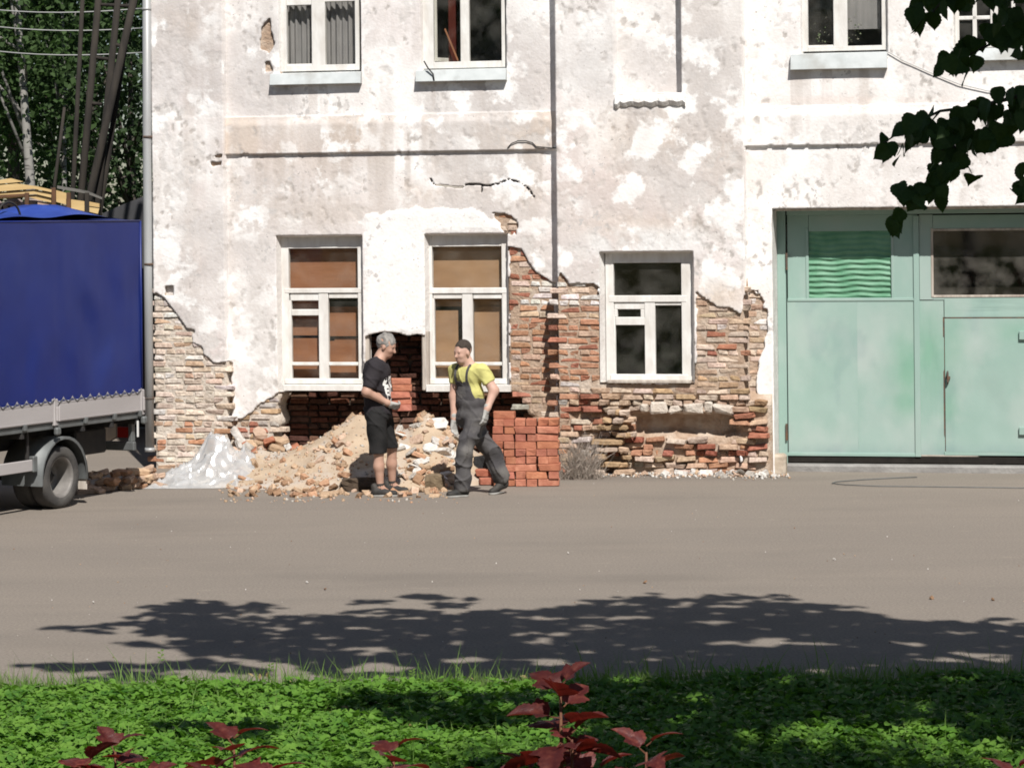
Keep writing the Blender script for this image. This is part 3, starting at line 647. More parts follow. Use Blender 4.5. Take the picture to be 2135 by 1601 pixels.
W7, rw, y = upper('w7', (1990,-195,2155,100), [(1999,42,2027,88),(2036,42,2064,88),(1999,-120,2027,34),(2036,-120,2064,34),(2080,-120,2108,34),(2080,42,2108,88),(2116,-120,2144,34),(2116,42,2144,88)],
    [(2027,-120,2036,90),(2108,-120,2116,90),(1997,34,2066,42),(2080,34,2146,42),(2064,-190,2080,94,.012),(1992,-190,1999,94),(2144,-190,2152,94),(1992,88,2150,96),(1990,-150,2155,-120,.02)], (2000,102,2160,126), label='upper window with small panes partly behind leaves')
# square vent hole, niche sill, wall cable, bay top
r = OPN['vent']; MB().box(r[0]-.02,r[1]+.02,-OFFP+.10,-OFFP+.12,r[2]-.02,r[3]+.02).build('vent_back', MT['dark'], HOUSE)
mb = MB(); (a0,a1,b0,b1) = r
mb.add([(a0,-OFFP+.01,b0),(a1,-OFFP+.01,b0),(a1,-OFFP+.01,b1),(a0,-OFFP+.01,b1),(a0,-OFFP+.10,b0),(a1,-OFFP+.10,b0),(a1,-OFFP+.10,b1),(a0,-OFFP+.10,b1)], [(0,1,5,4),(1,2,6,5),(2,3,7,6),(3,0,4,7)]); mb.build('vent_lining', MT['mortar'], HOUSE)
r = rectw(1281,192,1428,221,OFFB+.05); mb = MB()
V = []; n = 26; rs = random.Random(2)
for i in range(n+1):
    x = r[0]+(r[1]-r[0])*i/n; dz = .012*math.sin(i*1.3)+.008*rs.uniform(-1,1)-(.03 if i in (0,1,n) else 0)
    V += [(x,-OFFB+.08,r[3]-.02),(x,-OFFB-.045,r[3]-.04+.3*dz),(x,-OFFB-.060+.006*rs.uniform(-1,1),r[2]+.05+dz),(x,-OFFB-.02,r[2]+dz),(x,-OFFB+.02,r[2]+dz)]
mb.add(V, [(5*i+k,5*i+5+k,5*i+6+k,5*i+1+k) for i in range(n) for k in range(4)]+[(0,1,2,3,4),(5*n+4,5*n+3,5*n+2,5*n+1,5*n)]); mb.build('niche_sill', mat('whitewashed niche sill', (.80,.79,.77), (.66,.63,.60), scale=8, rough=.95, bump=.5, bscale=20), HOUSE, False, True)
def wall_tube(P, off, r, name, m):
    return MB().tube([(wall(x,y_,off)[0], -off, wall(x,y_,off)[1]) for x, y_ in P], r, 6).build(name, MT[m], HOUSE, True)
MT['cable'] = mat('black cable', (.03,.03,.03), rough=.6); MT['wirew'] = mat('grey white wire', (.45,.45,.44), rough=.6)
wall_tube([(1058,309),(1066,300),(1080,294),(1096,294),(1110,298),(1118,306),(1150,309),(1160,309)], .055, .007, 'wall_cable', 'cable')
wall_tube([(1850,108),(1885,128),(1940,152),(2000,176),(2060,190),(2140,196)], .02, .006, 'wall_wire', 'wirew')
wall_tube([(884,128),(892,142),(903,155),(905,168)], .10, .010, 'sill_rope', 'cable')
MT['gatev'] = mat('faded green plate paint', (.270,.390,.342), (.305,.415,.372), scale=2.2, rough=.55, bump=.10, bscale=7, spec=.35, c3=(.37,.445,.412), s3=1.3, stretch=(1,1,.7), src='attr')
# ---------------------------------------------------------------- gate in its deep opening
GD = .46; g = OPN['gate']
reveal(g, 0, GD+.10, .012, MT['jamb'], 'gate_reveal', HOUSE, False)
gw = lambda q, o_=0: rectw(*q, -GD+o_)
def gbox(q, y0, y1, name, m, parent, c=.004):
    r = gw(q); return MB().cbox(r[0], r[1], GD+y0, GD+y1, r[2], r[3], c).build(name, MT[m], parent)
fr_ = MB(); 
for q in ((1622,424,1640,982),(1640,424,2212,446),(2196,446,2212,982)):
    r = gw(q); fr_.cbox(r[0], r[1], GD-.03, GD+.08, max(r[2],.05), r[3], .006)
GF = fr_.build('gate_frame', MT['gate'], HOUSE)
def leaf(x0, x1, win, label):
    wx0, wy0, wx1, wy1 = win
    Lf = MB(); 
    for q in ((x0,448,wx0,625),(wx1,448,x1,625),(wx0,448,wx1,wy0),(wx0,wy1,wx1,625)):
        if q[2]-q[0] < 1 or q[3]-q[1] < 1: continue
        r = gw(q); Lf.box(r[0], r[1], GD, GD+.04, r[2], r[3])
    L_ = Lf.build('gate_leaf', MT['gate'], HOUSE); L_['label'] = label
    return L_
GL = leaf(1642, 1913, (1686,482,1858,621), 'faded green gate leaf with corrugated green panel')
GR = leaf(1917, 2194, (1945,480,2170,616), 'faded green gate leaf with dusty pane and wicket door')
# sheet-metal plates of the left leaf, each very slightly bowed
def plate(q, name, m, parent, bow=.008, proud=.0, seed=0):
    r = gw(q); n = 34; V = []
    for i in range(n+1):
        for j in range(n+1):
            s_, t_ = i/n, j/n; d = bow*(float(fbm(np.float64(s_*2.3+seed), np.float64(t_*3.1+seed*2), 3))-.5)*2*math.sin(math.pi*s_)*math.sin(math.pi*t_)
            V.append((r[0]+(r[1]-r[0])*s_, GD-.004-proud+d, r[2]+(r[3]-r[2])*t_))
    Vn = np.array(V); px, py = wproj(Vn[:,0], Vn[:,1], Vn[:,2]); k_ = np.zeros(len(Vn))
    for (cx, cy, rx, ry, am) in ((1893,765,34,75,1.0),(1940,740,38,85,.9),(1890,835,28,35,.9),(1988,715,26,55,.5),(1978,845,16,45,.7),(2110,690,45,22,.5)): k_ = np.maximum(k_, am*np.exp(-((px-cx)/rx)**2-((py-cy)/ry)**2)*(.6+.8*fbm(px/22,py/30,3)))
    dt = sstep(.60,.72,fbm(px/60+3,py/90,4))*.8+sstep(915,950,py)*(.4+.9*fbm(px/14,py/30,3))*1.3+np.exp(-((px-1720)/70)**2-((py-880)/55)**2)*.0
    cc = (1-np.clip(k_,0,1))[:,None]*np.array([[1,1,1]])+np.clip(k_,0,1)[:,None]*np.array([[.62,.86,.72]]); cc = cc*(1-dt[:,None]*np.array([[.12,.10,.08]]))
    Q_ = np.array([(i*(n+1)+j,(i+1)*(n+1)+j,(i+1)*(n+1)+j+1,i*(n+1)+j+1) for i in range(n) for j in range(n)]); return ob(name, mesh_np(name, Vn, Q_, MT[m], True, cc), parent)
for i, q in enumerate(((1643,627,1788.5,948),(1788,627,1912,948))): plate(q, 'metal_plate', 'gatev', GL, .012, 0, i+1)
for q in ((1642,622,1913,628),(1642,944,1913,951)): gbox(q, -.014, .03, 'rail', 'gate', GL)
gbox((1906,450,1918,952), -.022, .03, 'closing_strip', 'gate', GL)
def worn(q, seed, parent):
    """patch where the paint is greener: a thin irregular overpaint"""
    r = gw(q); n = 40; V = []; 
    for k in range(n):
        a_ = 2*math.pi*k/n; q_ = .78+.5*(float(fbm(np.float64(3+2.0*math.cos(a_)+seed), np.float64(3+2.0*math.sin(a_)), 3))-.5)
        V.append(((r[0]+r[1])/2+(r[1]-r[0])/2*q_*math.cos(a_), GD-.0, (r[2]+r[3])/2+(r[3]-r[2])/2*q_*math.sin(a_)))
    return V
# corrugated panel in the left leaf
r = gw((1686,482,1858,621)); nz_, nx_ = 96, 22; V = []
for i in range(nx_+1):
    for j in range(nz_+1):
        x = r[0]+(r[1]-r[0])*i/nx_; t_ = j/nz_; w_ = .16*math.sin(i*.33)+.10*math.sin(i*.8+t_*5)
        V.append((x, GD+.018-.010*math.sin((t_*12+w_)*2*math.pi)*(.6+.6*math.sin(i*.5+j*.21)**2)*(1-.6*sstep(.70,.78,np.float64(t_))), r[2]+(r[3]-r[2])*t_))
MB().add(V, [(i*(nz_+1)+j,(i+1)*(nz_+1)+j,(i+1)*(nz_+1)+j+1,i*(nz_+1)+j+1) for i in range(nx_) for j in range(nz_)]).build('corrugated_panel', MT['gatedeep'], GL, True)
for q in ((1680,476,1686,627),(1858,476,1864,627)): gbox(q, -.010, .03, 'panel_trim', 'gate', GL)
# right leaf: big pane, plates, wicket
r = gw((1945,480,2170,616)); MB().box(r[0]-.01,r[1]+.01,GD+.012,GD+.017,r[2]-.01,r[3]+.01).build('pane', MT['paned'], GR)
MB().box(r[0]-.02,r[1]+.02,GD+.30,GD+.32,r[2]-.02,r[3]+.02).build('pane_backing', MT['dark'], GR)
for q in ((1941,476,1946,620),(1945,476,2172,481),(1945,615,2172,620)): gbox(q, -.008, .03, 'pane_trim', 'rawwood', GR)
plate((1919,627,1969,948), 'metal_plate', 'gatev', GR, .008, 0, 5); plate((1969,622,2193,661), 'metal_plate', 'gatev', GR, .006, .001, 6)
WK = plate((1971,664,2150,942), 'wicket_door', 'gatev', GR, .014, .010, 7)
for q in ((1967,661,1971,945),(1971,660,2152,664)): gbox(q, -.004, .01, 'shadow_strip', 'iron', GR, .001)  # raised dark strips drawn in for the shadow round the wicket
gbox((2151,664,2193,942), -.006, .01, 'metal_plate', 'gate', GR); gbox((1969,942,2193,950), -.014, .03, 'rail', 'gate', GR)
for q in ((2125,690,2140,708),(2125,890,2140,906)): gbox(q, -.05, -.012, 'hinge', 'gate', WK) if False else gbox(q, -.05, -.012, 'hinge', 'gate', GR)
hx, hz = wall(1976,785,-GD); mb = MB(); mb.tube([(hx,GD-.02,hz+.06),(hx+.004,GD-.065,hz+.04),(hx+.004,GD-.065,hz-.06),(hx,GD-.02,hz-.08)], .011, 6); mb.cbox(hx-.018,hx+.03,GD-.05,GD-.014,hz-.03,hz+.005,.004); mb.build('handle', MT['iron'], GR)
for yy in (545,900): 
    hx, hz = wall(1641,yy,-GD); MB().tube([(hx,GD-.05,hz-.10),(hx,GD-.05,hz+.10)], .014, 6).build('hinge', MT['iron'], GL)
gbox((1640,952,2212,966), -.0, .06, 'bottom_shade_bar', 'dark', GF)  # solid near-black bar in place of the shade under the gate
r = gw((1634,966,2212,990)); 
mb = MB(); mb.cbox(r[0], r[1], GD-.16, GD+.06, -.05, r[3]-.01, .02); mb.build('threshold', MT['concrete'], HOUSE)
mb = MB(); r = gw((1610,935,1640,992),.3); mb.cbox(r[0]-.0, r[1], GD-.42, GD-.2, -.05, r[3]-.06, .03); mb.build('guard_stone', MT['stone'], HOUSE)
# lintel board over the gate
r = rectw(1616,425,2212,437,-.10); MB().cbox(r[0],r[1],.06,.20,r[2],r[3],.006).build('lintel_board', MT['rawwood'], HOUSE)
# ---------------------------------------------------------------- drainpipe, side and rear of the house, roof
dp = MB(); P = [(307,-260),(308,300),(310,560),(314,935)]
px0 = [(wall(x,y_,.10)[0], -.12, wall(x,y_,.10)[1]) for x, y_ in P]
dp.tube(px0, .054, 16); DP = dp.build('drainpipe', MT['zinc'], HOUSE, True)
for yy in (20, 286, 551, 830):
    x_, z_ = wall(307+yy*.0075, yy, .10); MB().tube([(x_,-.12,z_-.014),(x_,-.12,z_+.014)], .060, 16).build('pipe_joint', MT['iron'] if yy != 20 else MT['zinc'], DP, True)
x_, z_ = wall(314,938,.10); MB().tube([(x_,-.12,z_-.02),(x_,-.12,z_+.03)], .064, 16).build('pipe_lip', MT['zinc'], DP, True)
core = MB(); core.box(uL+.002, uL+.40, -.05, 9, -.1, ZTOP-.05); core.box(uR-.4, uR-.002, .0, 9, -.1, ZTOP-.05); core.box(uL+.4, uR-.4, 8.6, 9, -.1, ZTOP-.05); core.box(uL+.4, uR-.4, 2.2, 2.3, -.1, ZTOP-.05)
core.build('side_and_rear_walls', mat('plain pale plaster', (.66,.62,.58), (.58,.53,.49), scale=3, rough=.95, bump=.3), HOUSE)
fl_ = MB(); fl_.box(uL+.4, uR-.4, .55, 8.6, 2.95, 3.2); fl_.build('floor_slab', MT['dark'], HOUSE)
rf = MB(); rf.prism([(uL-.5,ZTOP),(uR+.5,ZTOP),(uR+.5,ZTOP+.15),(uL-.5,ZTOP+.15)], -.55, 9.5); rf.add([(uL-.5,-.55,ZTOP+.15),(uR+.5,-.55,ZTOP+.15),(uR+.5,9.5,ZTOP+.15),(uL-.5,9.5,ZTOP+.15),(uL+3,4.5,ZTOP+2.4),(uR-3,4.5,ZTOP+2.4)], [(0,1,5,4),(1,2,5),(2,3,4,5),(3,0,4)])
rf.build('roof', MT['roof'], HOUSE)
# ================================================================ truck: light lorry with a blue tarpaulin body
MT['tarp'] = mat('blue tarpaulin', (.0075,.0175,.125), (.010,.022,.150), scale=1.6, rough=.42, bump=.10, bscale=5, spec=.35, c3=(.016,.030,.16), s3=.9)
MT['tarplt'] = mat('loose blue sheet', (.022,.045,.24), (.035,.07,.32), scale=4, rough=.35, bump=.2, bscale=9, spec=.45)
MT['alu'] = mat('grey dropside', (.40,.375,.37), (.36,.335,.33), scale=3, rough=.55, metal=.0, bump=.05, stretch=(.2,1,1))
MT['blackmetal'] = mat('dark chassis', (.022,.022,.023), (.035,.032,.03), scale=8, rough=.7)
MT['greymetal'] = mat('grey steel', (.16,.17,.17), (.12,.125,.125), scale=6, rough=.55, metal=.3)
MT['tyre'] = mat('dusty tyre', (.085,.080,.074), (.055,.052,.050), scale=8, rough=.9, bump=.3, bscale=60)
MT['rim'] = mat('grey wheel rim', (.24,.225,.21), (.17,.16,.15), scale=9, rough=.6, metal=.2)
MT['white'] = mat('white plastic', (.72,.72,.70), rough=.4)
MT['redlens'] = mat('red lamp lens', (.30,.02,.015), rough=.25)
TR = empty('tarpaulin_truck', ground(137, 1060), R(90)-R(25.6)+0.0)
tag(TR, 'light truck with dark blue tarpaulin body and grey dropsides parked at the left', 'truck')
X0, X1, YW, ZB, ZT = -2.55, 1.48, 2.05, 1.165, 3.07
def tgrid(name, fu, nu, nv, m, parent):
    V = [fu(i/nu, j/nv) for i in range(nu+1) for j in range(nv+1)]
    return MB().add(V, [(i*(nv+1)+j,(i+1)*(nv+1)+j,(i+1)*(nv+1)+j+1,i*(nv+1)+j+1) for i in range(nu) for j in range(nv)]).build(name, m, parent, True)
fb = lambda x, y, o=3: float(fbm(np.float64(x), np.float64(y), o))
def sidef(s, t):
    x = X0+(X1-X0)*s; z = ZB-.02+(ZT-ZB+.02)*t
    d = .016*(fb(x*1.3+4, z*1.1, 3)-.5)*2+.006*(fb(x*6, z*.7, 2)-.5)*(1.2-t)*2
    for (cx, cz, a, l, sg) in ((.45,2.15,.028,.30,1),(.75,1.50,.030,.28,-1),(.10,1.55,.022,.25,1),(-.55,1.62,.02,.3,-1),(.95,2.4,.015,.3,1)):
        q = (x-cx)*.8+(z-cz)*.45*sg; w = math.hypot(x-cx, z-cz); d += a*math.exp(-(w/l)**2)*math.tanh(q*9)*.7
    lob = -.010*abs(math.sin((x-X1)*math.pi/.165))*max(0,1-t*9)
    return (x, -.004-d*math.sin(math.pi*min(1,max(0,t)))**.4*1.0, z-.012*abs(math.sin((x-X1)*math.pi/.165))*(1 if t < .01 else 0))
TS = tgrid('tarpaulin', sidef, 120, 60, MT['tarp'], TR)
tgrid('tarpaulin_roof', lambda s, t: (X0+(X1-X0)*s, YW*t-.002, ZT+.05*math.sin(math.pi*t)-.02*abs(math.sin(s*4*math.pi))*math.sin(math.pi*t)), 40, 12, MT['tarp'], TR)
tgrid('tarpaulin_rear', lambda s, t: (X1+.012*(fb(s*3,t*4)-.5), YW*s, ZB+(ZT-ZB)*t+.05*math.sin(math.pi*s)*t), 12, 12, MT['tarp'], TR)
tgrid('tarpaulin_front', lambda s, t: (X0, YW*(1-s), ZB+(ZT-ZB)*t+.05*math.sin(math.pi*s)*t), 8, 8, MT['tarp'], TR)
tgrid('tarpaulin_far', lambda s, t: (X1+(X0-X1)*s, YW, ZB+(ZT-ZB)*t), 8, 8, MT['tarp'], TR)
mb = MB(); mb.tube([(X0,0.0,ZT),(X1,0.0,ZT)], .012, 6); mb.tube([(X1-.002,-.004,ZB),(X1-.002,-.004,ZT)], .014, 6); mb.build('tarpaulin_seam', MT['tarp'], TR, True)
# lashing cord through white eyelets
k = 0; pts = []
x = X1-.06
while x > X0:
    o = MB(); o.add([(x-.013,-.030,ZB+.010),(x+.013,-.030,ZB+.010),(x+.004,-.034,ZB+.040),(x-.004,-.034,ZB+.040)], [(0,1,2,3)]); o.tube([(x,-.026,ZB+.014),(x,-.040,ZB+.018)], .010, 8); o.build('eyelet', MT['alu'], TR)
    pts += [(x,-.036,ZB+.02),(x-.08,-.034,ZB-.022)]; x -= .165
MB().tube(pts, .006, 5).build('lashing_cord', MT['greymetal'], TR, True)
for xa, xb in ((X0,-.245),(-.135,X1-.04)):
    mb = MB(); mb.cbox(xa, xb, -.028, .005, .938, ZB-.008, .008)
    mb.cbox(xa+.01, xb-.01, -.031, -.028, 1.135, 1.148, .001); mb.cbox(xa+.01, xb-.01, -.031, -.028, .952, .962, .001)
    mb.build('dropside', MT['alu'], TR)
for xa in (-.19, X1-.02):
    mb = MB(); mb.cbox(xa-.05, xa+.02, -.040, .02, .90, ZB+.02, .008); mb.cbox(xa-.03, xa, -.060, -.04, .95, 1.10, .006); mb.build('side_post', MT['alu'], TR)
    MB().cbox(xa-.055, xa+.03, -.075, -.02, .80, .885, .02).build('post_latch', MT['greymetal'], TR)
mb = MB(); mb.cbox(X0, X1, -.005, .06, .865, .932, .006); mb.cbox(X0, X1, YW-.06, YW, .865, .932, .006); mb.build('bed_rail', MT['greymetal'], TR)
MB().cbox(X0, X1-.01, .062, YW-.062, .885, .925, .004).build('load_floor', MT['rawwood'], TR)
for xa in (-2.2,-1.6,-.75,.35,.9,1.40):
    MB().cbox(xa-.03, xa+.03, .0, YW, .80, .862, .004).build('cross_member', MT['blackmetal'], TR)
    MB().cbox(xa-.025, xa+.025, -.045, -.006, .885, .95, .006).build('hinge', MT['greymetal'], TR)
for yy in (.62, 1.35): MB().cbox(-4.2, X1-.1, yy-.035, yy+.035, .62, .80, .006).build('chassis_beam', MT['blackmetal'], TR)
# wheels: twin rear tyres each side, single front
def wheel(x, y, sgn, front=False):
    M = Matrix.Translation((x, y, .335)) @ Matrix.Rotation(R(90)*sgn, 4, 'X')
    W = MB().lathe([(.215,.085),(.228,.098),(.262,.105),(.305,.100),(.327,.085),(.335,.055),(.335,-.055),(.327,-.085),(.30,-.10),(.225,-.09),(.215,.085)], 40, M)
    o = W.build('wheel', MT['tyre'], TR, True)
    d = -.115 if not front else .05
    MB().lathe([(.222,.090),(.205,.086),(.195,.06),(.188,d+.03),(.175,d),(.10,d+.005),(.095,d+.03),(.06,d+.045),(.0,d+.045)], 36, M).build('rim', MT['rim'], o, True)
    for k in range(6):
        a_ = k*math.pi/3; c = M@Vector((.125*math.cos(a_), .125*math.sin(a_), d+.012)); n_ = (M.to_3x3()@Vector((0,0,1)))
        MB().tube([c, c+n_*.018], .013, 6).build('wheel_nut', MT['greymetal'], o)
    return o
wheel(0, .14, 1); wheel(0, .37, 1); wheel(0, YW-.14, -1); wheel(0, YW-.37, -1); wheel(-3.35, .20, 1, True); wheel(-3.35, YW-.2, -1, True)
MB().tube([(0,.2,.335),(0,YW-.2,.335)], .06, 12).build('rear_axle', MT['blackmetal'], TR, True)
# mudguards and flaps
def guard(y0, y1):
    n = 16; V = []
    for i in range(n+1):
        a_ = R(-8)+R(196)*i/n; r_ = .425 if i not in (0,n) else .43; xx, zz = r_*math.cos(a_), .335+r_*math.sin(a_)*1.03
        V += [(xx,y0,zz),(xx,y1,zz),(xx*.985,y1,.335+(zz-.335)*.985),(xx*.985,y0,.335+(zz-.335)*.985)]
        V += [(xx*.93,y0+.004,.335+(zz-.335)*.93)]
    q = []
    for i in range(n):
        b_ = 5*i; q += [(b_,b_+5,b_+6,b_+1),(b_+2,b_+1,b_+6,b_+7),(b_+3,b_+2,b_+7,b_+8),(b_,b_+4,b_+9,b_+5)]
    return MB().add(V, q).build('mudguard', MT['greymetal'], TR, True)
guard(.0, .52); guard(YW-.52, YW)
for yy in (.03, YW-.5): MB().cbox(.435, .447, yy, yy+.46, .16, .52, .003).build('mud_flap', MT['rawwood'] if yy < 1 else MT['blackmetal'], TR)
for yy in (.05, YW-.09): 
    mb = MB(); mb.cbox(-2.35, -.50, yy, yy+.03, .445, .565, .006); G_ = mb.build('side_guard', MT['alu'], TR)
    for xa in (-2.2,-1.3,-.55): MB().cbox(xa-.02, xa+.02, yy+.03, yy+.06, .45, .87, .004).build('guard_bracket', MT['blackmetal'], G_)
    MB().cbox(-.52, -.44, yy-.015, yy+.05, .43, .60, .01).build('guard_end', MT['greymetal'], G_)
MB().lathe([(0,-.45),(.19,-.45),(.21,-.43),(.21,.43),(.19,.45),(0,.45)], 20, Matrix.Translation((-1.35,.42,.62)) @ Matrix.Rotation(R(90),4,'Y')).build('fuel_tank', MT['blackmetal'], TR, True)
MB().cbox(.55, 1.15, .25, .55, .50, .78, .02).build('tool_box', MT['blackmetal'], TR)
MB().cbox(X1-.10, X1-.04, .05, YW-.05, .50, .60, .01).build('rear_bumper', MT['greymetal'], TR)
for yy in (.08, YW-.30):
    MB().cbox(X1-.09, X1-.02, yy, yy+.05, .60, .87, .005).build('bumper_bracket', MT['greymetal'], TR); MB().cbox(X1-.06, X1-.005, yy+.02, yy+.22, .64, .76, .008).build('tail_lamp', MT['redlens'], TR)
MB().cbox(X1-.14, X1-.11, -.03, -.02, .66, .84, .002).build('reflector_strip', MT['white'], TR)
# loose sheet heaped on the roof edge
def hump(s, t):
    x = -1.35+2.55*s; y = .02+1.15*t
    h = .16*math.exp(-((x-.30)/.45)**2)+.10*math.exp(-((x+.75)/.35)**2)+.055*math.exp(-((x-.9)/.4)**2)
    h *= math.sin(math.pi*min(1,t*.92+.06))**.7; h *= min(1, s*8, (1-s)*5)
    return (x, y, ZT+.025+max(0,h+.05*(fb(x*7+2,y*4,3)-.5)*min(1,t*4)*min(1,(1-s)*6)))
tgrid('loose_sheet', hump, 56, 24, MT['tarplt'], TR)
mb = MB(); mb.tube([(-.75+.1*math.cos(a_)*2,.15,ZT+.04+.17*math.sin(a_)) for a_ in [math.pi*(1-i/10) for i in range(11)]], .012, 6); mb.build('bent_hoop', MT['blackmetal'], TR, True)
# cab, ahead of the frame
cab = MB(); P = [(-2.68,.62),(-2.68,2.15),(-3.15,2.22),(-3.55,2.05),(-4.00,1.45),(-4.72,1.22),(-4.86,1.0),(-4.86,.50),(-3.85,.45),(-3.75,.68),(-3.55,.80),(-3.15,.80),(-2.95,.68),(-2.90,.45)]
cab.prism(P, .06, YW-.06); CB = cab.build('cab', mat('white cab paint', (.70,.70,.69), rough=.3, spec=.5), TR, False, True)
for yy in (.052, YW-.058):
    mb = MB(); mb.prism([(-2.80,1.50),(-2.80,2.02),(-3.18,2.06),(-3.48,1.95),(-3.80,1.50)], yy, yy+.006); mb.build('side_window', MT['pane'], CB, False, True)
mb = MB(); mb.add([(-3.575,.16,2.03),(-3.575,YW-.16,2.03),(-4.015,YW-.12,1.465),(-4.015,.12,1.465)], [(0,1,2,3)]); mb.build('windscreen', MT['pane'], CB)
for yy in (.18, YW-.42): MB().cbox(-4.885, -4.85, yy, yy+.24, .86, 1.02, .02).build('headlight', MT['white'], CB)
MB().cbox(-4.93, -4.80, .06, YW-.06, .42, .60, .03).build('front_bumper', MT['greymetal'], CB)

# ================================================================ sand heap and rubble
MT['sand'] = mat('dry sand', (.44,.345,.25), (.37,.285,.205), scale=5, rough=1, bump=.6, bscale=35, spec=.03, c3=(.43,.38,.33), s3=2.0)
MT['rubble'] = mat('broken brick', (1,1,1), (.74,.71,.68), scale=16, rough=1, bump=.8, bscale=30, src='object', spec=.05)
MT['rubblev'] = mat('small rubble', (1,1,1), (.72,.70,.67), scale=16, rough=1, bump=.5, bscale=30, src='attr', spec=.05)
def wally(x): return 31.2+(3.307-x)*math.tan(WANG)          # main face of the house
def heap_h(X, Y):
    yw = 31.2+(3.307-X)*math.tan(WANG)
    c1 = .80-.58*np.hypot((X+1.83)*1.0, (Y-(31.25))*.90); c2 = .80-.78*np.hypot((X+1.02)*1.15, (Y-31.15)*.90)
    c3 = .36-.42*np.hypot((X+3.0)*.8, (Y-31.2)*.8); c4 = .30-.5*np.hypot((X+.55), (Y-31.2))
    k = .10; h = -np.inf
    hs = [c1,c2,c3,c4]; mx = np.maximum.reduce(hs); h = mx+k*np.log(sum(np.exp((q-mx)/k) for q in hs))-.03
    h = np.minimum(h, .84+.05*(h-.84))
    return h+.07*(fbm(X*2.6+1,Y*2.6,4)-.5)+.03*(fbm(X*9,Y*9,2)-.5)
gx = np.arange(-4.1, .35, .03); gy = np.arange(29.2, 32.75, .03); HX, HY = np.meshgrid(gx, gy, indexing='ij'); HZ = heap_h(HX, HY)
inwall = HY > (31.2+(3.307-HX)*math.tan(WANG))+.32
keep = ((HZ[:-1,:-1] > -.03) | (HZ[1:,1:] > -.03)) & ~inwall[:-1,:-1]
idx = np.arange(HX.size).reshape(HX.shape); Q = np.stack([idx[:-1,:-1],idx[1:,:-1],idx[1:,1:],idx[:-1,1:]],-1)[keep]
used, inv = np.unique(Q, return_inverse=True); V = np.stack([HX,HY,np.maximum(HZ,-.04)],-1).reshape(-1,3)[used]
o = ob('sand_heap', mesh_np('sand_heap', V, inv.reshape(Q.shape), MT['sand'], True)); tag(o, 'heap of ochre sand and rubble against the dug-out wall', 'sand heap')
CH = [lump(100+i, *((.13,.10,.07),(.10,.09,.065),(.16,.11,.07),(.09,.07,.05),(.20,.12,.068),(.12,.12,.06))[i%6], MT['rubble'], 1, .16) for i in range(12)]
for i in range(5): CH.append(brick_mesh(200+i, L=(.13,.17,.21,.12,.245)[i], D=.115, Hh=.064, worn=.012, m=MT['rubble'], chips=4))
SLB = [lump(140+i, (.20,.16,.24,.14)[i], (.15,.12,.14,.12)[i], .035, MT['rubble'], 1, .14) for i in range(4)]
rr = random.Random(21)
C_TAN=(.48,.345,.235); C_ORG=(.44,.265,.17); C_PNK=(.52,.38,.29); C_GRY=(.46,.43,.39); C_WHT=(.64,.615,.58); C_BRN=(.30,.19,.12); C_RED=(.38,.16,.10)
CW = {C_TAN:'tan', C_ORG:'orange', C_PNK:'pinkish', C_GRY:'grey', C_WHT:'white', C_BRN:'brown', C_RED:'red', OCH:'ochre', TAN:'tan', PALE:'pale'}
def zone(p, lo, hi, words):
    x = proj(*p)[0]; return words[min(len(words)-1, max(0, int((x-lo)/(hi-lo)*len(words))))]
def chunk(p, sc, col, name, label, cat, group, meshes=CH, rot=None, lim=(.55,.85), zn=None):
    label = label.replace('{c}', ('small ' if sc < lim[0] else 'large ' if sc > lim[1] else '')+CW.get(col,'pale'))
    if zn: label = label.replace('{z}', zone(p, *zn))
    o = bpy.data.objects.new(name, rr.choice(meshes)); link(o); o.location = p
    o.rotation_euler = rot or (rr.uniform(-.9,.9), rr.uniform(-.9,.9), rr.uniform(0,6.28)); o.scale = (sc,sc,sc); k_ = rr.uniform(.82,1.15); o.color = (*[min(.9,c*k_) for c in col],1)
    return tag(o, label, cat, group)
hh = lambda x, y: float(heap_h(np.float64(x), np.float64(y)))
# lower front slope: tumbled broken brick
LB1 = '{c} broken brick at the heap foot, {z}'; ZN1 = (462, 955, ('beside the clear plastic','left end','left of centre','left of the man in black','below the man in black','between the two men'))
n = 0
while n < 215:
    px = rr.uniform(462, 955); py = rr.uniform(962, 1028)
    if py < 1000-(34 if px > 690 else 0)*rr.random()-14*rr.random(): continue
    g_ = ground(px, py, .05); x, y = g_.x, g_.y
    z = max(hh(x,y), 0)
    chunk((x, y, z+.008), rr.uniform(.38,.92), rr.choice((C_TAN,C_TAN,C_ORG,C_ORG,C_PNK,C_TAN,C_BRN)), 'broken_brick', LB1, 'brick piece', 'broken bricks at the front of the sand heap', zn=ZN1); n += 1
# right shoulder: bigger tan stones and pale plaster scraps
LB2 = '{c} rubble lump on the right shoulder of the heap, {z}'; ZS = (830, 950, ('its left side','its top','towards the striding man'))
for i in range(34):
    x = rr.gauss(-.98,.22); y = rr.gauss(30.95,.28); z = hh(x,y)
    if z < .15: continue
    chunk((x,y,z+.0), rr.uniform(.55,1.05), rr.choice((C_TAN,C_PNK,C_GRY,C_TAN)), 'rubble_lump', LB2, 'rubble', 'lumps on the right shoulder of the heap', lim=(.7,.9), zn=ZS)
LB3 = '{c} plaster scrap lying on the heap between the men, {z}'; ZP = (820, 970, ('nearer the man in black','midway','nearer the man in overalls'))
for i in range(30):
    x = rr.uniform(-1.35,-.50); y = rr.uniform(30.0,30.95); z = hh(x,y)
    if z < .04: continue
    chunk((x,y,z+.015), rr.uniform(.4,.95), rr.choice((C_WHT,C_GRY,C_WHT,C_PNK)), 'plaster_scrap', LB3, 'plaster scrap', 'plaster scraps on the heap', SLB, (rr.uniform(.1,.9),rr.uniform(-.5,.5),rr.uniform(0,6.28)), zn=ZP)
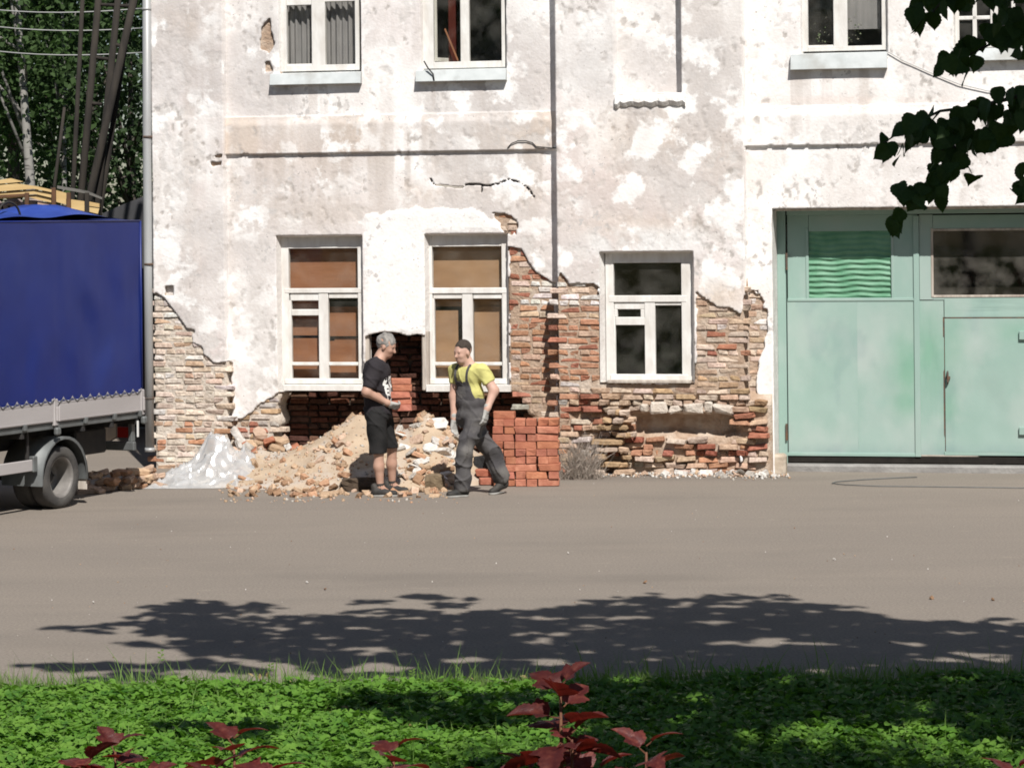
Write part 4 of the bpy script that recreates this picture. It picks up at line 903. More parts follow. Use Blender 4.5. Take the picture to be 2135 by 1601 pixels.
for (px, py, s_) in ((898,935,1.0),(908,885,1.1),(935,948,.9),(890,960,.5),(845,935,.6)):
    a_, b_ = ray(px, py); y = 30.6
    for _ in range(30):
        p = at(px, py, y); y += (p.z-hh(p.x,p.y))*1.2
        y = min(max(y,29.4),31.6)
    p = at(px, py, y); chunk((p.x,p.y,max(p.z,hh(p.x,p.y))+.01), s_, (.66,.64,.61), 'plaster_slab', 'broken white plaster slab lying on the right flank of the heap', 'plaster slab', 'white slabs on the heap', SLB, (rr.uniform(.7,1.1),rr.uniform(-.3,.3),rr.uniform(-.4,.4)))
# stones tumbled out beside the cavity, left
LB4 = '{c} loose stone fallen from the broken wall right of the plastic, {z}'; ZL = (460, 600, ('left part','middle','beside the cavity'))
for i in range(34):
    px = rr.uniform(462,600); py = rr.uniform(868,955); x, y = at(px, py, 31.9).x, wally(at(px,py,31.9).x)-rr.uniform(.12,.5)
    z = at(px, py, y).z; z = max(z, .05)
    zt_ = max(hh(x,y), .62-(wally(x)-y)*.9-.35*abs(x+3.05)); z = min(z, max(zt_,.05))
    chunk((x,y,z), rr.uniform(.9,1.5), rr.choice((C_TAN,C_GRY,C_PNK,C_RED,C_TAN,C_WHT)), 'loose_stone', LB4, 'stone', 'stones beside the cavity', lim=(1.1,1.3), zn=ZL)
# rubble behind the truck wheel
LB5 = '{c} old brick dumped behind the truck, {z}'; ZT5 = (172, 335, ('just behind the mud flap','middle of the row','left of the drainpipe','under the drainpipe'))
for i in range(46):
    px = rr.uniform(172,335); row = rr.choice((0,0,1,1,2)); y = 29.75+rr.uniform(-.1,.12)+row*.08+(px-172)*.0040; p = at(px, 1000, y)
    hmax = (3,3,2)[min(2,int(abs(px-235)/45))]
    chunk((p.x, y, .035+.075*min(row,hmax)), rr.uniform(.95,1.25), rr.choice((C_PNK,C_TAN,C_PNK,C_ORG)), 'old_brick', LB5, 'brick', 'old bricks dumped behind the truck', CH[12:]+CH[:3], (rr.uniform(-.3,.3),rr.uniform(-.3,.3),rr.uniform(-.6,.6)), (1.05,1.15), ZT5)
# debris strip along the foot of the bay
LB6 = '{c} debris lump at the wall foot, {z}'; ZD = (1330, 1630, ('below the left half of the bay window','below the right half of the bay window','right of the bay window','beside the gate jamb'))
for i in range(44):
    px = 1330+290*rr.random()**.8; x = at(px, 990, 31.2).x; y = 31.2+(3.307-x)*math.tan(WANG)-.20-abs(rr.gauss(0,.16)); 
    chunk((x,y,.02), rr.uniform(.35,.95), rr.choice((C_WHT,C_WHT,C_GRY,C_PNK,C_TAN)), 'debris_lump', LB6, 'debris', 'debris along the foot of the bay', CH[:12]+SLB, zn=ZD)
LB7 = '{c} salvaged brick against the bay by the twigs, {z}'; ZV = (1238, 1318, ('left side','middle','right side'))
for i in range(30):
    row = i % 9; px = rr.uniform(1238,1312)+(8 if row%2 else 0); u_, z_ = wall(px, 984-row*17.5, OFFB+.12); p = wallw(u_, -(OFFB+rr.uniform(.05,.13)), .035+row*.088)
    chunk(p, rr.uniform(.95,1.1), rr.choice((OCH,TAN,OCH,PALE)), 'salvaged_brick', LB7, 'brick', 'salvaged bricks against the bay', CH[12:], (rr.gauss(0,.05),rr.gauss(0,.05),-WANG+rr.gauss(0,.12)+(1.57 if rr.random()<.4 else 0)), (.9,2), (ZV[0], ZV[1], tuple(w_+' of row '+('one','two','three','four','five','six','seven','eight','nine')[row]+' up' for w_ in ZV[2])))
# fine crumbs
def crumbs(name, N, fpos, smin, smax, cols, label, cat):
    B = np.array([(1,0,0),(-1,0,0),(0,1,0),(0,-1,0),(0,0,1),(0,0,-1)], float); T = np.array([(0,2,4),(2,1,4),(1,3,4),(3,0,4),(2,0,5),(1,2,5),(3,1,5),(0,3,5)])
    VV=[]; FF=[]; CC=[]
    for i in range(N):
        p = fpos()
        if p is None: continue
        s_ = rr.uniform(smin,smax); M_ = np.array(Euler((rr.uniform(0,6),rr.uniform(0,6),rr.uniform(0,6))).to_matrix())
        v_ = (B*np.array([rr.uniform(.6,1.3),rr.uniform(.6,1.3),rr.uniform(.5,1)]))@M_.T*s_+np.array(p); FF.append(T+6*len(VV)); VV.append(v_); c_ = rr.choice(cols); k_ = rr.uniform(.8,1.15); CC.append(np.tile(np.array(c_)*k_,(6,1)))
    o = ob(name, mesh_np(name, np.concatenate(VV), np.concatenate(FF), MT['rubblev'], False, np.concatenate(CC))); return tag(o, label, cat, kind='stuff')
def fheap():
    px = rr.uniform(455,965); py = rr.uniform(930,1030); g_ = ground(px,py,.1); z = hh(g_.x,g_.y)
    return (g_.x,g_.y,max(z,0)+.004) if z > -.015 or rr.random() < .22 else None
crumbs('heap_crumbs', 2600, fheap, .007, .030, [C_TAN,C_ORG,C_PNK,C_GRY,C_TAN], 'small brick crumbs strewn over the sand heap', 'crumbs')
def ffoot():
    px = rr.uniform(1170,1640); x = at(px,990,31.2).x; y = 31.2+(3.307-x)*math.tan(WANG)-.18-abs(rr.gauss(0,.22)); return (x,y,.008)
crumbs('wall_foot_crumbs', 700, ffoot, .008, .028, [C_WHT,C_GRY,C_PNK,C_TAN,C_WHT], 'plaster crumbs along the foot of the brick bay', 'crumbs')
def froad():
    px = rr.uniform(-100,2235); py = 1000+430*rr.random(); g_ = ground(px,py); return (g_.x,g_.y,.003)
crumbs('road_grit', 260, froad, .003, .009, [C_GRY,C_BRN,C_WHT,C_TAN], 'scattered grit on the dusty road', 'grit')
for (px,py,s_,c_) in ((1943,1249,.30,C_BRN),(2070,1252,.22,C_BRN),(1345,1216,.22,C_BRN),(1740,1168,.16,C_WHT),(640,1216,.14,C_WHT),(195,1258,.15,C_WHT),(1185,1155,.14,C_WHT),(678,1230,.16,C_BRN)):
    g_ = ground(px,py); chunk((g_.x,g_.y,.012), s_, c_, 'pebble', '{c} pebble on the open asphalt, '+('in front of the gate' if px > 1600 else 'in the middle of the road' if px > 900 else 'left of the middle of the road'), 'pebble', 'pebbles on the road', CH[:6])
# sheet of clear plastic, crumpled over a pile
def filmmat():
    m = bpy.data.materials.new('clear plastic film'); m.use_nodes = True; t = m.node_tree; N = t.nodes; L = t.links; N.remove(N['Principled BSDF']); o = N['Material Output']
    tr = N.new('ShaderNodeBsdfTransparent'); tr.inputs[0].default_value = (.95,.95,.95,1); gl = N.new('ShaderNodeBsdfGlossy'); gl.inputs['Roughness'].default_value = .17; di = N.new('ShaderNodeBsdfDiffuse'); di.inputs[0].default_value = (.85,.85,.84,1); tl = N.new('ShaderNodeBsdfTranslucent'); tl.inputs[0].default_value = (.7,.7,.7,1)
    a = N.new('ShaderNodeMixShader'); a.inputs[0].default_value = .45; L.new(di.outputs[0], a.inputs[1]); L.new(gl.outputs[0], a.inputs[2])
    b = N.new('ShaderNodeMixShader'); b.inputs[0].default_value = .58; L.new(tr.outputs[0], b.inputs[1]); L.new(a.outputs[0], b.inputs[2]); L.new(b.outputs[0], o.inputs[0])
    return m
MT['film'] = filmmat()
FC = ground(412, 1016); FC.y += .45
nx, ny = 110, 70; V = []
for i in range(nx+1):
    for j in range(ny+1):
        x = -0.66+1.36*i/nx; y = -.62+1.0*j/ny
        h = .17*math.exp(-((x-.0)/.16)**2-((y-.20)/.2)**2)+.33*math.exp(-((x-.33)/.30)**4-((y-.08)/.30)**2)+.15*math.exp(-((x+.02)/.36)**4-((y+.02)/.36)**2)
        ed_ = min(1, (i/nx)*7, (1-i/nx)*7, (j/ny)*6, (1-j/ny)*6)
        rdg = 1-abs(2*fb((x*.9+y)*2.6+3, (y-x*.6)*5.5, 2)-1); rd2 = 1-abs(2*fb((x-y)*3.5+7,(x+y)*7,2)-1)
        h = (h*(.70+.45*rdg)+.09*rdg**4+.035*rd2**3)*min(1,ed_*1.6)**.6
        V.append((x*(1+.1*fb(y*3,5)), y+.05*(rdg-.5), max(.006,h-.02)))
PF = MB().add(V, [(i*(ny+1)+j,(i+1)*(ny+1)+j,(i+1)*(ny+1)+j+1,i*(ny+1)+j+1) for i in range(nx) for j in range(ny)]).build('plastic_sheet', MT['film'], None, True)
PF.location = FC; tag(PF, 'crumpled clear plastic sheet glinting at the foot of the left wall', 'plastic sheet')
# ================================================================ stack of new red bricks
NB = [brick_mesh(400+i, L=.245, D=.118, Hh=.082, worn=.006, m=MT['newbrick'], chips=1) for i in range(6)]
SB = ground(1098, 1015); 
rk = random.Random(77)
def new_brick(p, rz, label, group, name='red_brick'):
    o = bpy.data.objects.new(name, rk.choice(NB)); link(o); o.location = p; o.rotation_euler = (rk.gauss(0,.008), rk.gauss(0,.008), rz); k_ = rk.uniform(.86,1.12); o.color = (k_,k_*rk.uniform(.95,1.06),k_*rk.uniform(.93,1.08),1)
    return tag(o, label, 'brick', group)
SRZ = R(-3); SM = Matrix.Translation(SB+Vector((0,.02,0))) @ Matrix.Rotation(SRZ,4,'Z')
ORD = ('first','second','third','fourth','fifth','sixth','seventh','eighth','ninth')
for c in range(9):
    seq = rk.choice((['S','S','H','H'],['H','S','S','H'],['S','H','H','S'],['H','H','S','S'],['H']*6,['S','H','S','H'])); x = -.375+rk.uniform(-.012,.012)
    for i, s_ in enumerate(seq):
        w = .252 if s_ == 'S' else .124
        if True:
            p = SM@Vector((x+w/2+rk.gauss(0,.006), (.06 if s_ == 'S' else .123)+rk.gauss(0,.007), .044+c*.0855))
            new_brick(p, SRZ+(0 if s_ == 'S' else R(90))+rk.gauss(0,.02), 'new red brick, %s from the left in the %s course up of the neat stack' % (ORD[i], ORD[c]), 'new red bricks in the stack')
            if s_ == 'S': new_brick(SM@Vector((x+w/2+rk.gauss(0,.006), .186+rk.gauss(0,.007), .044+c*.0855)), SRZ+rk.gauss(0,.02), 'new red brick hidden in the rear row of the neat stack', 'rear bricks of the stack')
        x += w
for (bx,by) in ((-.25,.10),): new_brick(SM@Vector((bx,by,.044+9*.0855)), SRZ+rk.gauss(0,.05), 'new red brick in the top layer of the stack by the wall', 'top bricks of the stack')
for (px,py,z,rz) in ((1022,1012,.044,.1),(1014,1010,.128,-.15)): 
    g_ = ground(px,py); new_brick((g_.x,g_.y+.06,z), rz, 'single new red brick lying on the ground beside the stack', 'red bricks fallen by the stack')
# bucket, clod and bag among the rubble
bp_ = ob('clay_block', lump(513, .21, .17, .19, mat('brown clay block', (.20,.15,.095), (.13,.095,.06), scale=9, rough=1, bump=.8), 2, .10)); g_ = ground(906, 1024); bp_.location = (g_.x, g_.y+.08, .085); tag(bp_, 'brown clay block on the ground between the two men', 'block')
cl_ = ob('earth_clod', lump(511, .40, .24, .17, mat('dark clod', (.055,.038,.026), (.09,.065,.045), scale=14, rough=1, bump=1.0, bscale=25), 3, .13)); g_ = ground(748, 1024); cl_.location = (g_.x, g_.y+.08, .055); tag(cl_, 'dark brown clod of earth at the feet of the man in black', 'clod')
bg_ = ob('black_bag', lump(512, .22, .20, .30, mat('black bag', (.012,.012,.013), (.02,.02,.021), scale=8, rough=.5, bump=.5, bscale=14), 3, .10)); g_ = ground(1008, 1004); bg_.location = (g_.x, g_.y+.1, .13); tag(bg_, 'black bag on the ground behind the legs of the striding man', 'bag')
# dry twig bundle leaning by the stack
TW = MB(); rt = random.Random(9); tb = ground(1212, 1002); tb.y += .25
for i in range(420):
    b_ = Vector((tb.x+rt.gauss(0,.13), tb.y+rt.uniform(-.16,.16), 0)); L_ = rt.uniform(.15,.62)*math.exp(-((b_.x-tb.x)/.28)**2); d = Vector((rt.gauss(0.05,.38), rt.gauss(0,.3), 1)).normalized()
    m_ = b_+d*L_*.55+Vector((rt.gauss(0,.02),rt.gauss(0,.02),0)); TW.tube([b_, m_, m_+(d+Vector((rt.gauss(0,.4),rt.gauss(0,.4),0))).normalized()*L_*.45], [.0035,.0028,.0012], 3, False)
o = TW.build('dry_twigs', mat('dry grey twigs', (.40,.35,.30), (.28,.23,.19), scale=20, rough=1)); tag(o, 'bundle of dry grey twigs between the red bricks and the bay', 'twigs', kind='stuff')
# cable on the road by the gate
cb = [(1912,996),(1860,998),(1790,1002),(1742,1006),(1735,1009),(1760,1012),(1830,1015),(1920,1016),(2010,1017),(2140,1019),(2300,1020)]
o = MB().tube([ground(x,y_)+Vector((0,0,.010)) for x, y_ in cb], .006, 6).build('ground_cable', MT['greymetal'], None, True); tag(o, 'thin dark cable looping on the asphalt in front of the green gate', 'cable')
# ================================================================ people: continuous bodies grown from joints
def surfnet(Vf, o, h):
    ins_ = Vf < 0; n = Vf.shape
    c = np.zeros(tuple(k-1 for k in n), np.int8); OFS = [(a,b,d) for a in (0,1) for b in (0,1) for d in (0,1)]
    for a,b,d in OFS: c += ins_[a:n[0]-1+a, b:n[1]-1+b, d:n[2]-1+d]
    act = (c > 0) & (c < 8); ids = np.argwhere(act); idx = -np.ones(act.shape, np.int64); idx[act] = np.arange(len(ids))
    val = {k: Vf[ids[:,0]+k[0], ids[:,1]+k[1], ids[:,2]+k[2]] for k in OFS}
    acc = np.zeros((len(ids),3)); cnt = np.zeros(len(ids))
    for a in OFS:
        for ax in range(3):
            if a[ax]: continue
            b = list(a); b[ax] = 1; b = tuple(b); m = (val[a] < 0) != (val[b] < 0)
            t = np.where(m, val[a]/(val[a]-val[b]+1e-12), 0); p = np.array(a)[None,:]+t[:,None]*(np.array(b)-np.array(a))[None,:]
            acc[m] += p[m]; cnt[m] += 1
    V = np.array(o)+h*(ids+acc/cnt[:,None]); Q = []
    for ax in range(3):
        u, v = (ax+1)%3, (ax+2)%3
        sl0 = [slice(None)]*3; sl1 = [slice(None)]*3; sl0[ax] = slice(0,-1); sl1[ax] = slice(1,None)
        A, B = ins_[tuple(sl0)], ins_[tuple(sl1)]
        for flip in (False, True):
            e_ = np.argwhere((A & ~B) if not flip else (~A & B))
            e_ = e_[(e_[:,u] > 0) & (e_[:,v] > 0) & (e_[:,u] < n[u]-1) & (e_[:,v] < n[v]-1)]
            if not len(e_): continue
            def cell(du_, dv_):
                q = e_.copy(); q[:,u] += du_; q[:,v] += dv_; return idx[q[:,0],q[:,1],q[:,2]]
            q = np.stack([cell(-1,-1), cell(0,-1), cell(0,0), cell(-1,0)], 1)
            Q.append(q[:,::-1] if flip else q)
    Q = np.concatenate(Q); return V, Q[(Q >= 0).all(1)]
A3 = lambda p: np.array(p, np.float32)
def rcone(P, a, b, ra, rb_):
    a, b = A3(a), A3(b); d = b-a; t = np.clip(((P-a)@d)/(d@d+1e-9), 0, 1); return np.linalg.norm(P-a-t[...,None]*d, axis=-1)-(ra+(rb_-ra)*t)
def ell(P, c, r, rz=0.0, ry=0.0):
    q = P-A3(c)
    if rz: cs, sn = math.cos(rz), math.sin(rz); q = np.stack([q[...,0]*cs+q[...,1]*sn, -q[...,0]*sn+q[...,1]*cs, q[...,2]], -1)
    if ry: cs, sn = math.cos(ry), math.sin(ry); q = np.stack([q[...,0]*cs-q[...,2]*sn, q[...,1], q[...,0]*sn+q[...,2]*cs], -1)
    k0 = np.linalg.norm(q/A3(r), axis=-1); k1 = np.linalg.norm(q/A3(r)**2, axis=-1); return k0*(k0-1)/(k1+1e-6)
def smin(a, b, k):
    h = np.clip(.5+.5*(b-a)/k, 0, 1); return b*(1-h)+a*h-k*h*(1-h)
def sunion(L, k):
    d = L[0]
    for q in L[1:]: d = smin(d, q, k)
    return d
def grow(name, f, lo, hi, h, m, parent, label=None):
    ax = [np.arange(lo[i], hi[i]+h, h, dtype=np.float32) for i in range(3)]; P = np.stack(np.meshgrid(*ax, indexing='ij'), -1)
    V, Q = surfnet(f(P), lo, h); o = ob(name, mesh_np(name, V, Q, m, True), parent)
    if label: o['label'] = label
    return o
def folds(P, amp, seed=0.0, fx=16, fz=22):
    x, y, z = P[...,0], P[...,1], P[...,2]
    w_ = 1.6*np.sin(7*x+5*z+seed)+1.2*np.sin(9*y-6*z+seed*2); rg = (1-np.abs(np.sin(fz*.42*z+fx*.5*x+4*y+w_)))**4+.8*(1-np.abs(np.sin(fz*.3*z-fx*.6*x+7*y+w_*1.3+2)))**5
    return -1.9*amp*rg+amp*.8*(np.sin(fx*x+9*z+seed)*np.sin(fz*z*.55+7*y+seed*2)+.7*np.sin(fz*z+6*x+11*y+seed*3)+.4*np.sin(31*z+23*y-17*x+seed))
def half(P, p, n):     # positive on the side n points to
    n = A3(n)/np.linalg.norm(A3(n)); return (P-A3(p))@n
SK = mat('skin', (.46,.285,.215), (.40,.23,.165), scale=9, rough=.55, bump=.05, bscale=60, spec=.35)
SK2 = mat('fair skin', (.52,.335,.265), (.47,.285,.215), scale=9, rough=.55, bump=.05, bscale=60, spec=.35)
GLV = mat('grey work glove', (.42,.41,.385), (.30,.29,.27), scale=16, rough=.95, bump=.4, bscale=90)
GLVB = mat('dark palm coating', (.10,.105,.11), (.07,.07,.075), scale=16, rough=.8)
CLB = mat('black cotton', (.028,.025,.028), (.036,.032,.035), scale=8, rough=.95, bump=.25, bscale=30, spec=.1)
CLS = mat('black shorts cloth', (.018,.018,.018), (.026,.025,.025), scale=8, rough=.95, bump=.25, bscale=30, spec=.1)
CLY = mat('yellow cotton', (.56,.53,.20), (.49,.465,.17), scale=8, rough=.95, bump=.25, bscale=30, spec=.1)
CLO = mat('worn charcoal overalls', (.070,.066,.069), (.10,.095,.094), scale=5, rough=.95, bump=.35, bscale=26, spec=.1, c3=(.16,.15,.14), s3=3.5)
SHO = mat('dusty black shoe', (.022,.021,.020), (.05,.045,.04), scale=14, rough=.7, bump=.2)
SOL = mat('grey shoe sole', (.35,.34,.32), (.24,.23,.21), scale=14, rough=.9)
HRG = mat('grey hair', (.33,.31,.285), (.15,.14,.13), scale=7, rough=.85, bump=.6, bscale=60, stretch=(1,1,.3))
HRD = mat('dark brown hair', (.040,.030,.024), (.055,.042,.032), scale=40, rough=.75, bump=.8, bscale=70)
EYE = mat('eye', (.045,.035,.03), rough=.2)
def head_sdf(P, c, yaw, pitch, s=1.0):
    """head about 0.235 m high; c = centre of the skull, yaw = where the face looks in plan, pitch down"""
    q = P-A3(c); cs, sn = math.cos(yaw), math.sin(yaw)
    q = np.stack([q[...,0]*cs+q[...,1]*sn, -q[...,0]*sn+q[...,1]*cs, q[...,2]], -1)
    cp, sp = math.cos(pitch), math.sin(pitch); q = np.stack([q[...,0]*cp-q[...,2]*sp, q[...,1], q[...,0]*sp+q[...,2]*cp], -1)/s
    sk_ = ell(q, (-.012,0,.028), (.098,.077,.092)); face = ell(q, (.034,0,-.035), (.060,.060,.085)); jaw = ell(q, (.036,0,-.088), (.048,.046,.036))
    d = smin(smin(sk_, face, .03), jaw, .025)
    d = smin(d, rcone(q, (.088,0,.0), (.108,0,-.036), .009, .014), .012)          # nose
    d = smin(d, rcone(q, (.078,-.036,.016), (.078,.036,.016), .012, .012), .014)   # brow
    d = smin(d, rcone(q, (.078,-.018,-.074), (.078,.018,-.074), .009, .009), .010) # lips
    for s_ in (-1,1):
        d = np.maximum(d, -(np.linalg.norm(q-A3((.095,.032*s_,-.004)), axis=-1)-.014)*1.0) if False else -smin(-d, np.linalg.norm(q-A3((.098,.031*s_,-.002)), axis=-1)-.013, .008)
        d = smin(d, ell(q, (-.002,.077*s_,-.018), (.020,.011,.030)), .006)        # ears
        d = smin(d, np.linalg.norm(q-A3((.062,.034*s_,-.034)), axis=-1)-.022, .02)
    return d*s, q
def head_pt(c, yaw, pitch, p, s=1.0):
    x, y, z = [k*s for k in p]; cp, sp = math.cos(pitch), math.sin(pitch); x, z = x*cp+z*sp, -x*sp+z*cp
    cs, sn = math.cos(yaw), math.sin(yaw); return (c[0]+x*cs-y*sn, c[1]+x*sn+y*cs, c[2]+z)
def glove(parent, w, f, n, curl, m, thumb=1.0, size=1.0, spread=.018, name='glove'):
    """hand in a work glove: w wrist, f direction of the fingers, n palm normal (fingers curl towards it)"""
    f = Vector(f).normalized(); n = (Vector(n)-f*Vector(n).dot(f)).normalized(); s = f.cross(n); w = Vector(w)
    seg = []
    def S(a, b, ra, rb_): seg.append((tuple(a), tuple(b), ra*size, rb_*size))
    S(w-f*.045, w+f*.015, .033, .030)
    for k in (-1.5,-.5,.5,1.5): S(w+f*.015+s*.011*k*size, w+f*.085*size+s*spread*1.15*k*size, .020, .0155)
    for i, k in enumerate((-1.5,-.5,.5,1.5)):
        L_ = (.066,.078,.074,.058)[i]*size; p = w+f*.088*size+s*spread*1.15*k*size; d = f.copy(); r_ = .0118
        for j in range(3):
            ang = curl[j]*(1+.12*(i-1.5)); d = (Matrix.Rotation(ang, 3, s.cross(Vector((0,0,0))) if False else -s if f.cross(n).dot(s) < 0 else s)@d)
            q = p+d*L_*(.45,.32,.26)[j]; S(p, q, r_, r_*.92); p = q; r_ *= .92
    ts = s*(-1.0 if thumb > 0 else 1.0); p = w+f*.022*size+ts*.026*size; q = p+(f*.5+ts*.62+n*.45).normalized()*.042*size; S(p, q, .0165, .0135); S(q, q+(f*.85+ts*.05+n*.5).normalized()*.036*size, .0135, .0115); 
    pts = np.array([c for a,b,_,_ in seg for c in (a,b)]); lo = pts.min(0)-.035; hi = pts.max(0)+.035
    def fn(P):
        d = rcone(P, *seg[0])
        for sg in seg[1:]: d = smin(d, rcone(P, *sg), .007)
        return d
    o = grow(name, fn, lo, hi, .0042, m, parent)
    MB().tube([w-f*.046, w-f*.030], [.0355,.0355], 14, False).build('cuff', m, o, True)
    return o
def shoe(parent, heel, toe, z, m, up=0.0, name='shoe'):
    h, t = Vector(heel), Vector(toe); d = (t-h).normalized()
    def fn(P):
        a = rcone(P, (*(h+d*.03)[:2],z+.045+up), (*(t-d*.04)[:2],z+.034), .042, .036); b = rcone(P, (*(h+d*.045)[:2],z+.065+up), (*(h+d*.12)[:2],z+.06+up*.5), .045, .035); c = rcone(P, (*(h+d*.03)[:2],z+.05+up), (*(h+d*.02)[:2],z+.11+up), .04, .04)
        return np.maximum(sunion([a,b,c], .03), (z+.012)-P[...,2])
    o = grow(name, fn, (min(h.x,t.x)-.08,min(h.y,t.y)-.08,z-.02), (max(h.x,t.x)+.08,max(h.y,t.y)+.08,z+.20+up), .007, m, parent)
    def fs(P):
        a = rcone(P, (*(h+d*.035)[:2],z+.012+up), (*(t-d*.045)[:2],z+.012), .047, .042); return np.maximum(a, np.abs(P[...,2]-(z+.011)-up*.6*0)-.011)
    grow('sole', fs, (min(h.x,t.x)-.08,min(h.y,t.y)-.08,z-.01), (max(h.x,t.x)+.08,max(h.y,t.y)+.08,z+.05), .006, SOL, o)
    return o
# ---------------------------------------------------------------- man in black carrying bricks, facing right
PA = empty('person', ground(800, 1033)); tag(PA, 'person in black T-shirt and dark shorts standing with a pile of red bricks', 'person')
J = dict(neck=(-.035,0,1.50), chest=(-.055,0,1.34), belly=(-.05,0,1.08), pelvis=(-.055,.03,.92), shR=(-.085,-.185,1.415), elR=(-.165,-.235,1.165), wrR=(.055,-.135,1.035), shL=(-.02,.185,1.415), elL=(-.09,.25,1.165), wrL=(.10,.12,1.02),
         hpR=(-.06,-.085,.90), knR=(-.045,-.105,.505), anR=(-.030,-.10,.095), hpL=(-.04,.11,.90), knL=(.09,.17,.52), anL=(.085,.22,.095))
HA = ((.048,-.005,1.660), R(-14), R(20))
def bodyA(P):
    hd, _ = head_sdf(P, HA[0], HA[1], HA[2], 1.07)
    t = [ell(P, (-.055,0,1.35), (.115,.175,.15)), ell(P, (-.045,0,1.12), (.125,.155,.17)), ell(P, (-.055,.01,.95), (.12,.165,.11))]
    t += [rcone(P, J['neck'], (.015,0,1.60), .070, .062), rcone(P, (-.05,-.12,1.45), (-.01,0,1.54), .045, .05), rcone(P, (-.02,.12,1.45), (-.01,0,1.54), .045, .05), rcone(P, J['shR'], J['elR'], .060, .050), rcone(P, J['elR'], J['wrR'], .052, .034), rcone(P, J['wrR'], (.09,-.115,1.02), .030, .030),
          rcone(P, J['shL'], J['elL'], .056, .044), rcone(P, J['elL'], J['wrL'], .045, .030), rcone(P, J['hpR'], J['knR'], .088, .056), rcone(P, J['knR'], (-.045,-.103,.33), .054, .056), rcone(P, (-.045,-.103,.33), J['anR'], .056, .036),
          rcone(P, J['hpL'], J['knL'], .088, .056), rcone(P, J['knL'], (.082,.19,.33), .054, .056), rcone(P, (.082,.19,.33), J['anL'], .056, .036), rcone(P, J['anR'], (.04,-.10,.05), .036, .034), rcone(P, J['anL'], (.155,.22,.05), .036, .034)]
    return smin(sunion(t, .035), hd, .022)
grow('body', bodyA, (-.35,-.36,.0), (.30,.36,1.83), .0105, SK, PA)
def hairA(P):
    d, q = head_sdf(P, HA[0], HA[1], HA[2], 1.07); sk_ = ell(q, (-.014,0,.034), (.1035,.0805,.0985))+.004*np.sin(q[...,1]*160+q[...,0]*70)*np.sin(q[...,2]*90)+.004*np.sin(q[...,0]*75+q[...,1]*40+q[...,2]*30)
    line = np.maximum(q[...,0]*.82-q[...,2]*.62-.040, -q[...,2]-.070+q[...,0]*.85)+.003*np.sin(q[...,1]*120+q[...,0]*60); return np.maximum(sk_, line)
grow('hair', hairA, (-.12,-.14,1.52), (.20,.14,1.82), .006, HRG, PA)
for s_ in (-1,1):
    e_ = head_pt(*HA, (.080,.031*s_,-.001), 1.07); MB().lathe([(0,-.010),(.006,-.008),(.010,0),(.006,.008),(0,.010)], 10, Matrix.Translation(e_)).build('eye', EYE, PA, True)
    b0, b1, b2 = [head_pt(*HA, p, 1.07) for p in ((.084,.014*s_,.020),(.083,.032*s_,.025),(.070,.050*s_,.020))]; MB().tube([b0,b1,b2], [.004,.005,.003], 6).build('eyebrow', HRG, PA, True)
mo_ = [head_pt(*HA, p, 1.07) for p in ((.072,-.024,-.076),(.086,0,-.073),(.072,.024,-.076))]; MB().tube(mo_, [.002,.004,.002], 6).build('mouth', mat('lips', (.30,.12,.09), rough=.6), PA, True)
def shirtA(P):
    t = sunion([ell(P, (-.065,0,1.36), (.152,.20,.17)), ell(P, (-.055,0,1.12), (.160,.185,.26)), rcone(P, (-.08,-.165,1.415), (-.135,-.215,1.23), .082, .078), rcone(P, (-.03,.165,1.415), (-.07,.225,1.22), .082, .078), rcone(P, (-.055,-.13,1.43), (-.03,.13,1.43), .078, .078), rcone(P, (-.055,-.06,1.46), (-.04,.06,1.46), .075, .075), ell(P, (-.05,0,.93), (.148,.185,.10))], .04)
    t = t+folds(P, .0058, 1.0); t = np.maximum(t, -half(P, (-.055,0,.885), (.05,0,1)))
    arm = np.maximum(-(half(P, (-.145,-.222,1.215), (.25,.25,.93))), (P[...,1]+.165)*1.0); t = np.maximum(t, np.minimum(-half(P, (-.150,-.225,1.205), (.22,.2,.95)), P[...,1]*-1-.155))
    t = np.maximum(t, np.minimum(-half(P, (-.075,.228,1.205), (.2,-.2,.95)), P[...,1]-.155))
    return np.maximum(t, -rcone(P, (-.005,0,1.515), (.05,0,1.68), .078, .080))
SH = grow('t_shirt', shirtA, (-.36,-.38,.84), (.20,.38,1.56), .010, CLB, PA)
def shortsA(P):
    t = sunion([ell(P, (-.055,.01,.90), (.150,.182,.125)), rcone(P, (-.065,-.09,.87), (-.055,-.105,.47), .118, .093), rcone(P, (-.035,.11,.87), (.075,.165,.49), .118, .093)], .03)+folds(P, .0065, 2.3, 14, 18)
    t = np.maximum(t, -np.where(P[...,1] < .03, P[...,2]-.475, P[...,2]-.515)); return np.maximum(t, P[...,2]-.99)
grow('shorts', shortsA, (-.30,-.30,.42), (.26,.34,1.02), .010, CLS, PA)
glove(PA, (.070,-.128,1.025), (.86,.30,-.32), (.05,.75,.55), (.55,.75,.6), GLV, 1.0, 1.08)
glove(PA, (.115,.105,1.005), (.85,-.20,-.30), (.05,-.8,.5), (.5,.7,.5), GLV, -1.0, 1.05)
shoe(PA, (-.115,-.10,0), (.165,-.125,0), 0, SHO); shoe(PA, (.005,.225,0), (.275,.195,0), 0, SHO)
for a_, b_ in (((-.03,-.10,.085),(-.033,-.10,.145)),((.085,.22,.085),(.084,.215,.145))): MB().tube([a_, b_], [.045,.043], 14, False).build('sock', SHO, PA, True)
